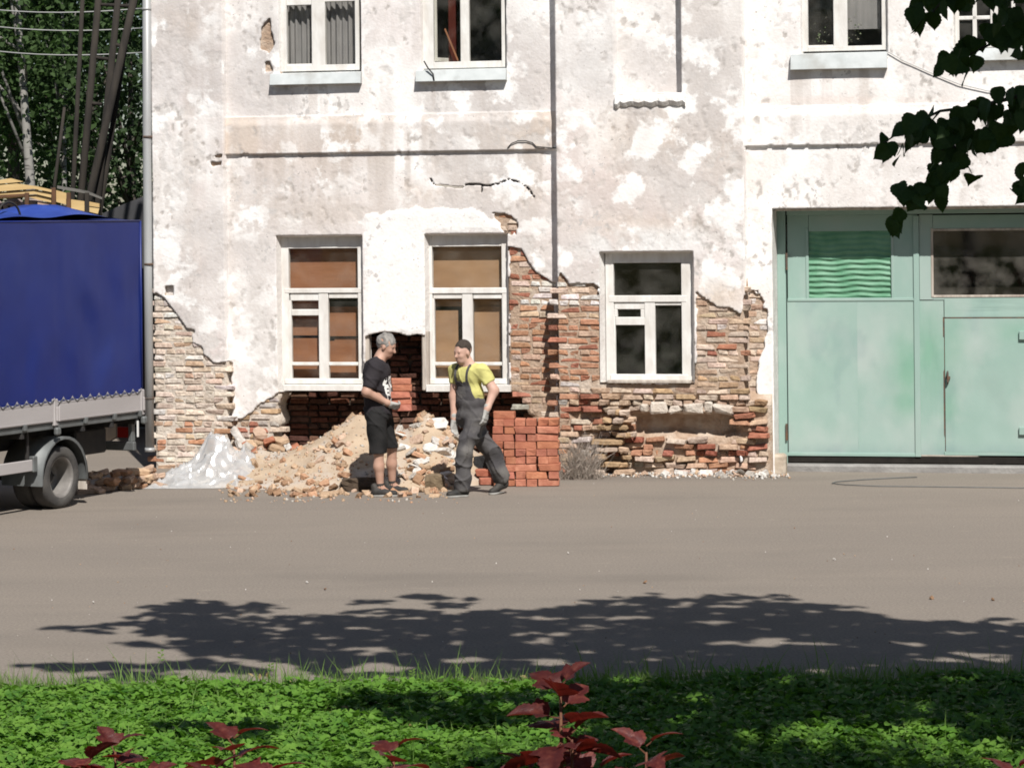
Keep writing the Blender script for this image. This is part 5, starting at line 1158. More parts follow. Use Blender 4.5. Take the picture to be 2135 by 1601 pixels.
# white print on the chest: two rows of block figures
def on_shirt(y, z):
    x = .25
    for _ in range(80):
        x -= .004
        if float(shirtA(np.array([[x,y,z]], np.float32))[0]) < .001: break
    return x+.003
def glyph(strokes, y0, z0, w, h):
    V = []; Fq = []
    for (ax, az, bx, bz) in strokes:
        n = 5
        for t0 in range(n):
            q = []
            for t_ in (t0/n, (t0+1)/n):
                cx, cz = ax+(bx-ax)*t_, az+(bz-az)*t_; dx, dz = bx-ax, bz-az; l_ = math.hypot(dx,dz); nx_, nz_ = -dz/l_*.17, dx/l_*.15
                for sg in (1,-1):
                    yy = y0-(cx+nx_*sg)*w if False else y0+(cx+nx_*sg)*w; zz = z0+(cz+nz_*sg)*h; q.append((on_shirt(yy,zz), yy, zz))
            b_ = len(V); V += q; Fq.append((b_,b_+1,b_+3,b_+2))
    return V, Fq
PR = MB(); DIG = {'4': [(.15,1,.1,.45),(.1,.45,.9,.45),(.7,1,.7,0)], '0': [(.1,0,.1,1),(.9,0,.9,1),(.1,1,.9,1),(.1,0,.9,0)], 'B': [(.1,0,.1,1),(.1,1,.85,1),(.85,1,.85,0),(.1,0,.85,0),(.1,.5,.85,.5)], 'A': [(.1,0,.3,1),(.3,1,.7,1),(.7,1,.9,0),(.2,.4,.8,.4)], 'L': [(.1,1,.1,0),(.1,0,.9,0)]}
for g_, y0, z0 in (('L',-.150,1.225),('0',-.085,1.225),('0',-.020,1.225),('B',-.145,1.125),('0',-.080,1.125),('A',-.015,1.125),('L',-.140,1.045),('0',-.085,1.045)):
    PR.add(*glyph(DIG[g_], y0, z0, .052, .085 if z0 > 1.1 else .065))
PR.build('chest_print', mat('white shirt print', (.72,.71,.68), rough=.8), SH)
lab = ('top', 'second', 'third', 'fourth', 'lowest')
for i in range(5):
    o = new_brick(ground(800,1033)+Vector((.205+rk.gauss(0,.008), -.005+rk.gauss(0,.006), 1.262-.0725*i)), R(rk.uniform(-3,5)), lab[i]+' red brick of the pile in the arms of the man in black', 'red bricks in the arms of the man in black'); o.scale = (.90,1,.86)
# ---------------------------------------------------------------- man in yellow and overalls, striding left
PB = empty('person', ground(985, 1033)); tag(PB, 'person in yellow T-shirt and charcoal bib overalls striding left past the brick stack', 'person')
fw = Vector((-.62,-.785,0)); rt_ = Vector((.785,-.62,0))      # facing, and across to his left shoulder
def B(x, f, z): p = Vector((x,0,z))+fw*f; return (p.x,p.y,p.z)
ctr = Vector((-.015,0,0))
HB = ((-.088,-.07,1.590), math.atan2(-.68,-.735), R(8))
nk = (-.045,-.03,1.43)
def sh(s_, a=.185): p = ctr+rt_*a*s_; return (p.x-.01, p.y-.01, 1.385)
KB = dict(shL=sh(1), elL=(.25,-.155,1.165), wrL=(.180,-.235,.985), shR=sh(-1), elR=(-.195,.105,1.09), wrR=(-.195,.045,.865),
          hpL=(.065,-.05,.87), knL=(-.085,-.145,.505), anL=(-.105,-.115,.10), hpR=(-.06,.06,.87), knR=(.195,.075,.50), anR=(.335,.19,.15))
yawT = math.atan2(fw.y, fw.x)
def bodyB(P):
    hd, _ = head_sdf(P, HB[0], HB[1], HB[2], 1.05)
    t = [ell(P, (-.02,-.01,1.32), (.11,.17,.14), yawT), ell(P, (-.01,0,1.10), (.10,.145,.17), yawT), ell(P, (0,0,.92), (.11,.155,.11), yawT), rcone(P, nk, (-.075,-.05,1.53), .074, .064), rcone(P, sh(1,.12), (-.055,-.035,1.49), .045, .052), rcone(P, sh(-1,.12), (-.055,-.035,1.49), .045, .052),
         rcone(P, KB['shL'], KB['elL'], .062, .052), rcone(P, KB['elL'], KB['wrL'], .054, .034), rcone(P, KB['wrL'], (.165,-.25,.95), .030, .03), rcone(P, KB['shR'], KB['elR'], .060, .049), rcone(P, KB['elR'], KB['wrR'], .051, .034), rcone(P, KB['wrR'], (-.195,.035,.83), .03, .03),
         rcone(P, KB['hpL'], KB['knL'], .085, .055), rcone(P, KB['knL'], KB['anL'], .054, .037), rcone(P, KB['hpR'], KB['knR'], .085, .055), rcone(P, KB['knR'], KB['anR'], .054, .037), rcone(P, KB['anL'], (-.17,-.13,.05), .036,.034), rcone(P, KB['anR'], (.29,.16,.07), .036,.034)]
    return smin(sunion(t, .035), hd, .022)
grow('body', bodyB, (-.33,-.36,0), (.46,.36,1.76), .0105, SK2, PB)
def hairB(P):
    d, q = head_sdf(P, HB[0], HB[1], HB[2], 1.05); sk_ = ell(q, (-.014,0,.034), (.0985,.0775,.0945))+.002*np.sin(q[...,1]*170+q[...,0]*60)
    line = np.maximum(q[...,0]*.85-q[...,2]*.90-.004, -q[...,2]-.040+q[...,0]*1.0)+.004*np.sin(q[...,1]*140+q[...,2]*90); return np.maximum(sk_*.98, line)
grow('hair', hairB, (-.25,-.22,1.47), (.08,.08,1.76), .006, HRD, PB)
for s_ in (-1,1):
    e_ = head_pt(*HB, (.080,.031*s_,-.001), 1.05); MB().lathe([(0,-.010),(.006,-.008),(.010,0),(.006,.008),(0,.010)], 10, Matrix.Translation(e_)).build('eye', EYE, PB, True)
    b0, b1, b2 = [head_pt(*HB, p, 1.05) for p in ((.084,.014*s_,.020),(.083,.032*s_,.024),(.070,.050*s_,.019))]; MB().tube([b0,b1,b2], [.005,.0055,.003], 6).build('eyebrow', HRD, PB, True)
mo_ = [head_pt(*HB, p, 1.05) for p in ((.072,-.022,-.076),(.086,0,-.074),(.072,.022,-.076))]; MB().tube(mo_, [.002,.004,.002], 6).build('mouth', bpy.data.materials['lips'], PB, True)
def lerp(a, b, t): return tuple(a[i]+(b[i]-a[i])*t for i in range(3))
cutL = lerp(KB['shL'], KB['elL'], .62); cutR = lerp(KB['shR'], KB['elR'], .52); dL = Vector(KB['elL'])-Vector(KB['shL']); dR = Vector(KB['elR'])-Vector(KB['shR'])
def torsoB(P):
    return sunion([ell(P, (-.02,-.01,1.33), (.132,.185,.145), yawT), ell(P, (-.008,0,1.10), (.122,.162,.24), yawT), rcone(P, sh(-1,.13), sh(1,.13), .072, .072)], .04)
def shirtB(P):
    t = sunion([torsoB(P), rcone(P, KB['shL'], cutL, .076, .066), rcone(P, KB['shR'], cutR, .076, .066)], .035)+folds(P, .0052, 4.1)
    def cut(c, d): 
        return np.minimum(half(P, c, tuple(d)), .105-np.linalg.norm(P-A3(c), axis=-1)+.02) 
    t = np.maximum(t, cut(cutL, dL)); t = np.maximum(t, cut(cutR, dR)); t = np.maximum(t, .92-P[...,2])
    return np.maximum(t, -rcone(P, (nk[0],nk[1]-.005,1.425), (-.085,-.06,1.58), .070, .075))
TS_ = grow('t_shirt', shirtB, (-.34,-.33,.88), (.34,.30,1.49), .0095, CLY, PB)
def trousB(P):
    kL, kR = KB['knL'], KB['knR']
    t = sunion([ell(P, (0,.0,.90), (.140,.175,.13), yawT), ell(P, (-.006,0,1.02), (.138,.172,.13), yawT), rcone(P, KB['hpL'], kL, .115, .088), rcone(P, kL, (-.105,-.118,.11), .088, .086), rcone(P, KB['hpR'], kR, .115, .088), rcone(P, kR, (.315,.175,.17), .088, .084)], .03)
    t = t+folds(P, .0085, .7, 18, 26)*np.where(P[...,2] < .85, 1.25, .6)
    t = np.maximum(t, np.where(P[...,0] < .14, .055-P[...,2], -half(P, (.330,.185,.115), (-.55,-.4,.9)))); return np.maximum(t, P[...,2]-1.09)
TRB = grow('overalls', trousB, (-.32,-.34,.02), (.52,.34,1.12), .010, CLO, PB)
def bibB(P):
    f_ = (P[...,0]-(-.015))*fw.x+P[...,1]*fw.y; l_ = (P[...,0]-(-.015))*rt_.x+P[...,1]*rt_.y; z = P[...,2]
    wd_ = np.where(z < 1.24, .165-(z-1.04)*.34, .097); t = torsoB(P)-.013+folds(P, .002, 2); t = np.maximum(t, -(torsoB(P)+.01))
    return np.maximum(np.maximum(np.maximum(t, np.abs(l_+.02)-wd_), np.maximum(z-1.265, 1.02-z)), -f_)
BB = grow('bib', bibB, (-.30,-.30,.98), (.30,.25,1.30), .0075, CLO, TRB)
def strap(side):
    pts = []
    for k in range(13):
        t_ = k/12; l_ = (.085-.0*t_)*side-.02*(1-t_); f_ = .30 if t_ < .8 else .30-.35*(t_-.8)/.2; z_ = 1.22+.245*min(1,t_/.85)
        base = Vector((-.015,0,0))+rt_*l_; q = None
        d0 = (fw*1.0+Vector((0,0,.9*max(0,(t_-.45)/.55)**1.0*1.2))).normalized(); o0 = Vector((base.x,base.y,min(z_,1.36)))
        s_ = .35
        while s_ > .02 and float(torsoB(np.array([list(o0+d0*s_)], np.float32))[0]) > .016: s_ -= .004
        pts.append(o0+d0*s_)
    V = []
    for p in pts: V += [p-rt_*.017, p+rt_*.017]
    return MB().add(V, [(2*i,2*i+1,2*i+3,2*i+2) for i in range(12)]).build('strap', CLO, TRB, True)
strap(1); strap(-1)
def bibpt(l_, z_):
    o0 = Vector((-.015,0,z_))+rt_*l_; s_ = .35
    while s_ > .02 and float(torsoB(np.array([list(o0+fw*s_)], np.float32))[0]) > .017: s_ -= .003
    return o0+fw*s_
V = [bibpt(l_, z_) for z_ in (1.13,1.17,1.21) for l_ in (-.085,-.04,.005,.04)]
MB().add(V, [(4*r_+c_,4*r_+c_+1,4*r_+c_+5,4*r_+c_+4) for r_ in (0,1) for c_ in (0,1,2)]).build('bib_pocket', mat('pocket cloth', (.11,.105,.10), (.085,.08,.08), scale=20, rough=.95), BB, True)
glove(PB, (.168,-.245,.955), (-.18,-.22,-.95), (-.75,.45,.1), (.25,.40,.35), GLV, -1.0, 1.08)
glove(PB, (-.195,.036,.835), (-.02,-.06,-1), (.55,-.75,0), (.22,.35,.3), GLV, 1.0, 1.05)
shoe(PB, (-.055,-.085,0), (-.285,-.205,0), 0, SHO); shoe(PB, (.375,.215,0), (.185,.055,0), 0, SHO, .055)
# ================================================================ vegetation
LEAFD = mat('linden leaf', (.040,.075,.022), (.055,.095,.028), scale=6, rough=.6, spec=.25, trans=((.06,.14,.02), .16))
LEAFD2 = mat('tree foliage', (.038,.072,.020), (.060,.105,.030), scale=1.1, rough=.7, spec=.2, trans=((.08,.17,.03), .25))
LEAFB = mat('background foliage', (.036,.066,.022), (.055,.094,.032), scale=.7, rough=.75, spec=.2, trans=((.10,.20,.05), .30))
LEAFK = mat('dark background foliage', (.026,.046,.020), (.040,.066,.028), scale=.7, rough=.8, spec=.15, trans=((.05,.10,.03), .2))
BARK = mat('grey bark', (.11,.095,.08), (.06,.05,.042), scale=9, rough=1, bump=.8, bscale=18, stretch=(1,1,.25))
BIRCH = mat('birch bark', (.27,.26,.24), (.10,.09,.085), scale=6, rough=.9, stretch=(.6,.6,3.5), lo=.55, hi=.62)
def leafcloud(P, size, up=.35, seed=1, asp=.75):
    """one small folded leaf (two triangles) at every point"""
    g_ = np.random.default_rng(seed); n = len(P); P = np.asarray(P)
    d = g_.normal(size=(n,3)); d[:,2] -= .35; d /= np.linalg.norm(d,axis=1)[:,None]
    nr = g_.normal(size=(n,3)); nr[:,2] += up*3; s = np.cross(d,nr); s /= np.linalg.norm(s,axis=1)[:,None]+1e-9; w = np.cross(s,d)
    L = size*g_.uniform(.65,1.25,(n,1)); b = P-d*L*.5; tip = P+d*L*.5; m = P-d*L*.06+w*L*-.08; l = m+s*L*asp*.5+w*L*.16; r = m-s*L*asp*.5+w*L*.16
    V = np.stack([b,l,tip,r],1).reshape(-1,3); k = np.arange(n)*4
    return V, np.concatenate([np.stack([k,k+1,k+2],1), np.stack([k,k+2,k+3],1)])
def outline_leaf(half, fold=.25, droop=.15, wave=.0):
    """leaf blade from a half outline (x,y), cupped along the midrib with raised side veins; length 1 along y"""
    n = len(half); V = []; Fc = []; cs = (-1,-.66,-.33,0,.33,.66,1)
    for i, (x,y) in enumerate(half):
        for c in cs:
            ax = abs(x*c); yy = y+.10*ax*(1-abs(c)) 
            V.append((x*c, yy, fold*ax-fold*.9*ax*ax-droop*y*y+wave*.06*ax**.5*abs(math.sin((yy-.7*ax)*15))))
    for i in range(n-1):
        for k in range(6): a = 7*i+k; Fc.append((a,a+1,a+8,a+7))
    return V, Fc
LIN = [(0,0),(.18,-.06),(.38,.0),(.50,.16),(.47,.24),(.52,.34),(.44,.46),(.45,.52),(.33,.66),(.32,.71),(.17,.87),(.06,1.0),(0,1.12)]
def leafmesh(name, half, m, **k):
    V, Fc = outline_leaf(half, **k); me = bpy.data.meshes.new(name); me.from_pydata(V, [], Fc); me.materials.append(m); me.validate(); me.polygons.foreach_set('use_smooth',[True]*len(me.polygons)); return me
LM = [leafmesh('leaf', LIN, LEAFD, fold=f_, droop=d_, wave=w_) for f_, d_, w_ in ((.25,.15,.3),(.4,.3,.2),(.1,.2,.4),(.3,-.1,.2))]
# ---------------------------------------------------------------- the big tree whose shade lies on the road
def shadow_to_crown(px, py, z):
    g_ = ground(px, py); return g_+SUNH*(z/math.tan(SUN_EL))+Vector((0,0,z))
SHP = [(95,1306),(240,1294),(345,1256),(470,1254),(560,1264),(620,1284),(760,1271),(900,1243),(960,1246),(1010,1270),(1200,1262),(1330,1243),(1500,1240),(1660,1246),(1720,1262),(1830,1288),(2000,1296),(2330,1308),(2330,1640),(2120,1600),(1980,1560),(1840,1552),(1640,1556),(1500,1590),(1380,1640),(1250,1600),(1160,1550),(1130,1432),(900,1425),(640,1398),(500,1366),(300,1340),(260,1318)]
SH2 = [[(0,1392),(150,1382),(420,1372),(600,1388),(560,1402),(300,1398)],[(140,1414),(300,1404),(420,1412),(300,1420)],[(690,1510),(760,1490),(900,1500),(1090,1496),(1160,1540),(1060,1562),(900,1558),(740,1542)],[(300,1345),(420,1335),(520,1352),(520,1372),(380,1362)],[(330,1560),(430,1550),(560,1560),(620,1580),(480,1595),(380,1585)]]
rv = np.random.default_rng(19); pts = []
def fill(poly, n, fade):
    xs_ = [p[0] for p in poly]; ys_ = [p[1] for p in poly]; out = []
    while len(out) < n:
        k = 4000; x = rv.uniform(min(xs_)-10,max(xs_)+10,k); y = rv.uniform(min(ys_)-6,max(ys_)+6,k)
        s_ = sdpoly(x*.16, y, [(a*.16,b) for a,b in poly]); g1 = fbm(x/95, y/11, 4)       # ground distances are foreshortened
        g2_ = fbm(x/38+9, y/5+4, 3); ok = (s_ < (g1-.5)*38+(g2_-.5)*16) & (g2_ > .40-np.clip(-s_/fade,0,1)*.13) & (g1 > .33) & (rv.random(k) < (CYP-300+0*y+500)/(y-CYP+100)*.9)
        out += list(zip(x[ok], y[ok]))
    return out[:n]
G2 = fill(SHP, 46000, 22)
for P in SH2: G2 += fill(P, 900, 8)
G2 = np.array(G2); zz = 5.0+2.6*np.clip(fbm(G2[:,0]/300, G2[:,1]/40, 3)*1.3-.15+rv.normal(0,.16,len(G2)),0,1)
C3 = np.array([list(shadow_to_crown(a,b,z)) for (a,b),z in zip(G2,zz)])
pxl, pyl = proj(C3[:,0], C3[:,1], C3[:,2]); C3 = C3[~((pxl > -60) & (pxl < 2200) & (pyl > -45))]
# the crown goes on behind and to the right, out of the picture
ex_ = rv.normal(size=(9000,3))*np.array([2.4,2.0,1.1])+np.array([6.0,11.6,8.0]); px2, py2 = proj(ex_[:,0],ex_[:,1],ex_[:,2]); gs = ex_[:,:2]+np.array([-SUNH.x,-SUNH.y])*(ex_[:,2:3]/math.tan(SUN_EL)); gpx, gpy = proj(gs[:,0],gs[:,1],np.zeros(len(gs)))
ex_ = ex_[~((px2 > -60) & (px2 < 2200) & (py2 > -45)) & ~((gpx > -50) & (gpx < 2200) & (gpy < 1640))]
bc = np.array(at(1985,200,10.6)); sh3 = bc+np.array(SUND)*rv.uniform(2.3,4.8,(7000,1))+rv.normal(size=(7000,3))*np.array([.75,.35,.45])
TREE = empty('linden_tree', (5.6,11.4,0)); tag(TREE, 'leafy tree whose dark branches hang into the upper right corner', 'tree')
T0 = Vector((5.6,11.4,0))
V, Fc = leafcloud(np.concatenate([C3,ex_,sh3])-np.array(T0), .115, .5, 3, .85); o = ob('crown', mesh_np('crown', V, Fc, LEAFD2), TREE); o['kind'] = 'stuff'
tk = MB(); tk.tube([(0,0,-.05),(.02,0,.3),(.0,.05,2),(-.1,.1,4.2),(-.2,.1,6.2),(-.1,.2,8.5)], [.34,.24,.20,.17,.12,.05], 12); tk.build('trunk', BARK, TREE, True)
rl = random.Random(3)
for i in range(16):
    e_ = Vector(C3[rl.randrange(len(C3))])-T0; e_.z = max(e_.z, 5.2); s_ = Vector((-.12,.08,4.0+.22*i*.9)) if i < 12 else Vector((-.1,.1,6)); s_.z = min(s_.z,6.6)
    m_ = s_.lerp(e_,.45)+Vector((0,0,.7)); P_ = [s_, s_.lerp(m_,.6)+Vector((0,0,.15)), m_, m_.lerp(e_,.5)+Vector((0,0,.1)), e_]
    if any((lambda q: -30 < q[0] < 2165 and q[1] > -20)(proj(*(T0+p))) for p in P_): continue
    MB().tube(P_, [.085,.07,.05,.03,.012], 7).build('limb', BARK, TREE, True)
# branch ends hanging into the picture: every leaf a piece of its own
def hang(poly, n, Y0, size, br=None, twig=True):
    xs_ = [p[0] for p in poly]; ys_ = [p[1] for p in poly]; k = 0; out = []
    while k < n:
        x = rl.uniform(min(xs_),max(xs_)); y = rl.uniform(min(ys_),max(ys_))
        if float(sdpoly(np.float64(x), np.float64(y), poly)) > 0: continue
        p = at(x, y, Y0+rl.gauss(0,.16)); o = bpy.data.objects.new('leaf', rl.choice(LM)); link(o, TREE); sc = size*rl.uniform(.7,1.2)
        d = Vector((rl.gauss(-.25,.45), rl.gauss(0,.5), -.75+rl.gauss(0,.35))).normalized(); nrm = Vector((rl.gauss(0,.5), -1+rl.gauss(0,.45), .55)); nrm = (nrm-d*nrm.dot(d)).normalized(); s_ = d.cross(nrm)
        M_ = Matrix((s_, d, nrm)).transposed().to_4x4(); M_.translation = p-T0-d*sc*.5; o.matrix_local = M_ @ Matrix.Scale(sc,4); out.append(p-d*sc*.5); k += 1
    return out
def twig_path(P, Y0, r): MB().tube([at(x,y,Y0)-T0 for x,y in P], [r*(1-.75*i/(len(P)-1)) for i in range(len(P))], 6).build('twig', BARK, TREE, True)
YB = 10.6
twig_path([(2330,120),(2200,175),(2110,205),(2040,222),(1960,232),(1900,260),(1840,300)], YB, .012); twig_path([(2060,215),(2000,260),(1960,320),(1935,385),(1900,410)], YB, .007); twig_path([(1960,232),(1935,262)], YB, .005); twig_path([(1985,300),(2015,340),(2026,362)], YB, .005)
twig_path([(2330,-60),(2200,10),(2120,60),(2060,95),(2000,125),(1960,140)], YB+.1, .010); twig_path([(2060,-140),(2000,-40),(1950,20),(1925,50)], YB-.1, .008); twig_path([(2330,300),(2200,350),(2125,385)], YB+.2, .008)
for poly, n, sz in (([(1822,305),(1850,282),(1880,268),(1905,270),(1900,300),(1880,335),(1845,340),(1822,330)],8,.085),([(1890,258),(1950,232),(2000,250),(2010,300),(1960,322),(1905,290)],18,.085),([(1990,245),(2060,205),(2140,190),(2160,250),(2110,292),(2050,310),(2000,300)],34,.095),
    ([(1940,300),(1990,290),(2035,310),(2020,350),(1975,375),(1935,350)],14,.085),([(1930,350),(1975,365),(1975,400),(1930,400)],7,.075),([(1872,385),(1910,378),(1980,390),(1995,425),(1940,430),(1870,425)],14,.08),([(2012,362),(2036,362),(2036,380),(2012,380)],1,.085),
    ([(1908,-20),(1990,-30),(1990,25),(1950,55),(1905,60),(1898,30)],16,.085),([(1990,-40),(2150,-40),(2150,10),(2060,12),(1995,15)],18,.085),([(1948,125),(2000,95),(2040,85),(2055,120),(2020,150),(1955,152)],14,.08),([(2045,60),(2100,20),(2160,10),(2160,130),(2105,115),(2075,95)],16,.10),([(2000,158),(2018,158),(2018,178),(2000,178)],1,.085),
    ([(2112,345),(2160,330),(2160,420),(2116,410)],8,.085),([(1845,440),(1880,440),(1885,480),(1850,485)],5,.075),([(1908,45),(1925,45),(1922,70),(1906,70)],2,.07)):
    hang(poly, int(n*1.45) if n > 2 else n, YB, sz*.82)
# ---------------------------------------------------------------- unseen trees added behind the camera to cut down the sky light
def tree(loc, h, rx, rz_, n, size, m, label, group=None, name='sky_blocking_tree', bark=BARK, seed=0, trunk=.22, zc=None, lean=(0,0)):
    g_ = np.random.default_rng(seed); t = empty(name, loc); tag(t, label, 'tree', group); cz = zc if zc is not None else h-rz_
    nb = 34; bl = g_.normal(size=(nb,3)); bl /= np.linalg.norm(bl,axis=1)[:,None]; bl *= g_.uniform(.25,1.0,(nb,1))**.6; bl = bl*np.array([rx*.82,rx*.82,rz_*.86])+np.array([lean[0],lean[1],cz])
    w = g_.integers(0,nb,n); P = bl[w]+g_.normal(size=(n,3))*np.array([rx,rx,rz_])*.155
    V, Fc = leafcloud(P, size, .4, seed+1, .8); o = ob('crown', mesh_np('crown', V, Fc, m), t); o['kind'] = 'stuff'
    MB().tube([(0,0,-.05),(0,0,.25),(lean[0]*.2,lean[1]*.2,cz*.5),(lean[0]*.6,lean[1]*.6,cz),(lean[0],lean[1],cz+rz_*.7)], [trunk*1.4,trunk,trunk*.85,trunk*.5,trunk*.12], 10).build('trunk', bark, t, True)
    for i in range(9):
        e_ = Vector(bl[i]); s_ = Vector((lean[0]*.3,lean[1]*.3,min(e_.z-.4,cz*(.55+.05*i)))); MB().tube([s_, s_.lerp(e_,.5)+Vector((0,0,.25)), e_], [trunk*.35,trunk*.22,trunk*.06], 6).build('limb', bark, t, True)
    return t
for i, (x, y, h_) in enumerate(((-9.5,-2,11),(-4.5,-8,13),(2.5,-9,12),(9,-5,13),(-15,4,12),(15,3,13),(-1,-16,14))):
    tree((x,y,0), h_, 3.4, h_*.40, 5200, .34, LEAFD2, ('tall','broad','leafy','round','dense','old','far')[i]+' unseen tree added behind the photographer to dim the sky light', None, 'sky_blocking_tree', seed=50+i)
# ---------------------------------------------------------------- lawn of clover and grass
GRN = mat('clover leaf', (.095,.215,.026), (.150,.280,.045), scale=3.2, rough=.55, spec=.3, c3=(.045,.130,.018), s3=7, trans=((.16,.36,.03), .30))
GRS = mat('grass blade', (.10,.20,.035), (.16,.24,.06), scale=3, rough=.6, spec=.3, trans=((.18,.32,.05), .3))
gl = np.random.default_rng(4); N = 30000
x = gl.uniform(-3.9,3.9,N); y = gl.uniform(13.2,17.35,N); ed_ = np.interp(x, xs, ed); ok = (y < ed_-.0+.05*gl.normal(size=N)); x, y = x[ok], y[ok]; ed_ = ed_[ok]
hum = .025+.11*fbm(x*1.8+2,y*1.8,4)+.10*np.exp(-((x+1.55)/.45)**2-((y-16.9)/.35)**2)+.07*np.exp(-((x-1.4)/.25)**2-((y-16.9)/.25)**2)+.05*gl.random(len(x))
hum = hum*sstep(-.02,.22,ed_-y)+.02
n = len(x); base = np.stack([x,y,.045+hum*gl.uniform(.55,1,n)],1)
VV=[]; FF=[]; L = gl.uniform(.024,.052,n); a0 = gl.uniform(0,6.28,n); til = gl.normal(0,.30,(n,2))
for k in range(3):
    a_ = a0+k*2.094; d = np.stack([np.cos(a_),np.sin(a_),-.15+til[:,0]*np.cos(a_)+til[:,1]*np.sin(a_)],1); s_ = np.stack([-np.sin(a_),np.cos(a_),-til[:,0]*np.sin(a_)+til[:,1]*np.cos(a_)],1); up_ = np.array([0,0,1.0])
    p0 = base; p1 = base+d*L[:,None]*.65+s_*L[:,None]*.52+up_*L[:,None]*.18; p2 = base+d*L[:,None]*1.06+s_*L[:,None]*.26; p3 = base+d*L[:,None]*1.06-s_*L[:,None]*.26; p4 = base+d*L[:,None]*.65-s_*L[:,None]*.52+up_*L[:,None]*.18
    b_ = len(VV)*5*n; VV.append(np.stack([p0,p1,p2,p3,p4],1).reshape(-1,3)); q = b_+np.arange(n)*5; FF += [np.stack([q,q+1,q+2],1), np.stack([q,q+2,q+3],1), np.stack([q,q+3,q+4],1)]
o = ob('clover', mesh_np('clover', np.concatenate(VV), np.concatenate(FF), GRN)); tag(o, 'low green clover and weeds covering the lawn in the foreground', 'clover', kind='stuff')
N = 16000; x = gl.uniform(-3.9,3.9,N); y = np.where(gl.random(N) < .45, np.interp(x, xs, ed)-np.abs(gl.normal(0,.10,N)), gl.uniform(13.2,17.2,N)); h_ = gl.uniform(.06,.19,N)*np.where(gl.random(N) < .06,1.7,1)
w = gl.uniform(.0022,.0050,N); a_ = gl.uniform(0,6.28,N); bx = gl.normal(0,.35,(N,2))*h_[:,None]; s_ = np.stack([np.cos(a_),np.sin(a_)],1)*w[:,None]; z0 = np.full(N,.03)
def P3(xx,yy,zz): return np.stack([xx,yy,zz],1)
Vg = np.stack([P3(x-s_[:,0],y-s_[:,1],z0), P3(x+s_[:,0],y+s_[:,1],z0), P3(x+bx[:,0]*.4+s_[:,0]*.8,y+bx[:,1]*.4+s_[:,1]*.8,z0+h_*.6), P3(x+bx[:,0]*.4-s_[:,0]*.8,y+bx[:,1]*.4-s_[:,1]*.8,z0+h_*.6), P3(x+bx[:,0],y+bx[:,1],z0+h_)],1).reshape(-1,3)
k = np.arange(N)*5; o = ob('grass', mesh_np('grass', Vg, np.concatenate([np.stack([k,k+1,k+2],1),np.stack([k,k+2,k+3],1),np.stack([k+3,k+2,k+4],1)]), GRS)); tag(o, 'thin grass blades among the clover and along the road edge', 'grass', kind='stuff')
# the rest of the lawn nearer the camera, coarser
N = 9000; x = gl.uniform(-9,9,N); y = gl.uniform(3,13.2,N); V, Fc = leafcloud(np.stack([x,y,gl.uniform(.05,.16,N)],1), .11, 1.2, 8, .6); o = ob('lawn_weeds', mesh_np('lawn_weeds', V, Fc, GRN)); tag(o, 'weedy grass of the lawn between shrubs and camera', 'weeds', kind='stuff')
x = gl.uniform(-3.9,3.9,420); y = gl.uniform(13.4,17.0,420); V, Fc = leafcloud(np.stack([x,y,gl.uniform(.07,.14,420)],1), .05, 1.5, 12, .6); o = ob('dead_leaves', mesh_np('dead_leaves', V, Fc, mat('dead leaf', (.24,.16,.075), (.34,.27,.13), scale=9, rough=.9))); tag(o, 'dry brown leaves scattered on the clover', 'dead leaves', kind='stuff')
# a few taller weeds standing up against the road
def weed(px, py, h_, kind, label):
    g_ = ground(px, py); t = empty('weed', g_); tag(t, label, 'weed'); r_ = random.Random(px)
    if kind == 'fork':
        MB().tube([(0,0,.02),(0,0,h_*.4)], [.004,.004], 5).build('stem', LEAFD, t)
        for s_ in (-1,1): MB().add([(0,0,h_*.4),(s_*h_*.25,0,h_*.78),(s_*h_*.5,.01,h_*1.0),(s_*h_*.36,.01,h_*.74),(s_*.02,0,h_*.42)], [(0,1,2,3,4)]).build('leaf', LEAFD, t)
    elif kind == 'broad':
        for i in range(7):
            a_ = r_.uniform(0,6.28); d = Vector((math.cos(a_)*.45,math.sin(a_)*.3,1)).normalized(); s_ = Vector((-math.sin(a_),math.cos(a_),0)); L_ = h_*r_.uniform(.6,1.1)
            MB().add([Vector((0,0,.02)),d*L_*.5+s_*L_*.10,d*L_+Vector((0,0,-.02)),d*L_*.5-s_*L_*.10], [(0,1,2),(0,2,3)]).build('leaf', GRS if i%2 else GRN, t)
    else:
        MB().tube([(0,0,.02),(r_.uniform(-.02,.02),0,h_*.6),(r_.uniform(-.03,.03),0,h_)], [.0025,.002,.0015], 4).build('stem', GRS, t)
        for i in range(5): 
            z_ = h_*(.75+.06*i); s_ = (-1)**i; MB().add([(0,0,z_),(s_*.018,0,z_+.004),(s_*.022,0,z_+.016),(s_*.004,0,z_+.012)], [(0,1,2,3)]).build('seed_head', GRS, t)
weed(1895,1444,.17,'fork','dark forked weed standing against the shaded road'); weed(1505,1446,.24,'broad','tall pointed weed tuft at the shaded lawn edge'); weed(663,1462,.14,'broad','pale broad-bladed weed in the sunlit clover'); weed(565,1440,.17,'thin','thin seeding weed rising above the sunlit clover'); weed(336,1440,.26,'thin','tall faint grass stalk at the road edge, left'); weed(1275,1440,.12,'fork','small dark weed beside the red shrub top'); weed(860,1446,.15,'thin','wispy stalk over the clover left of the shrub')
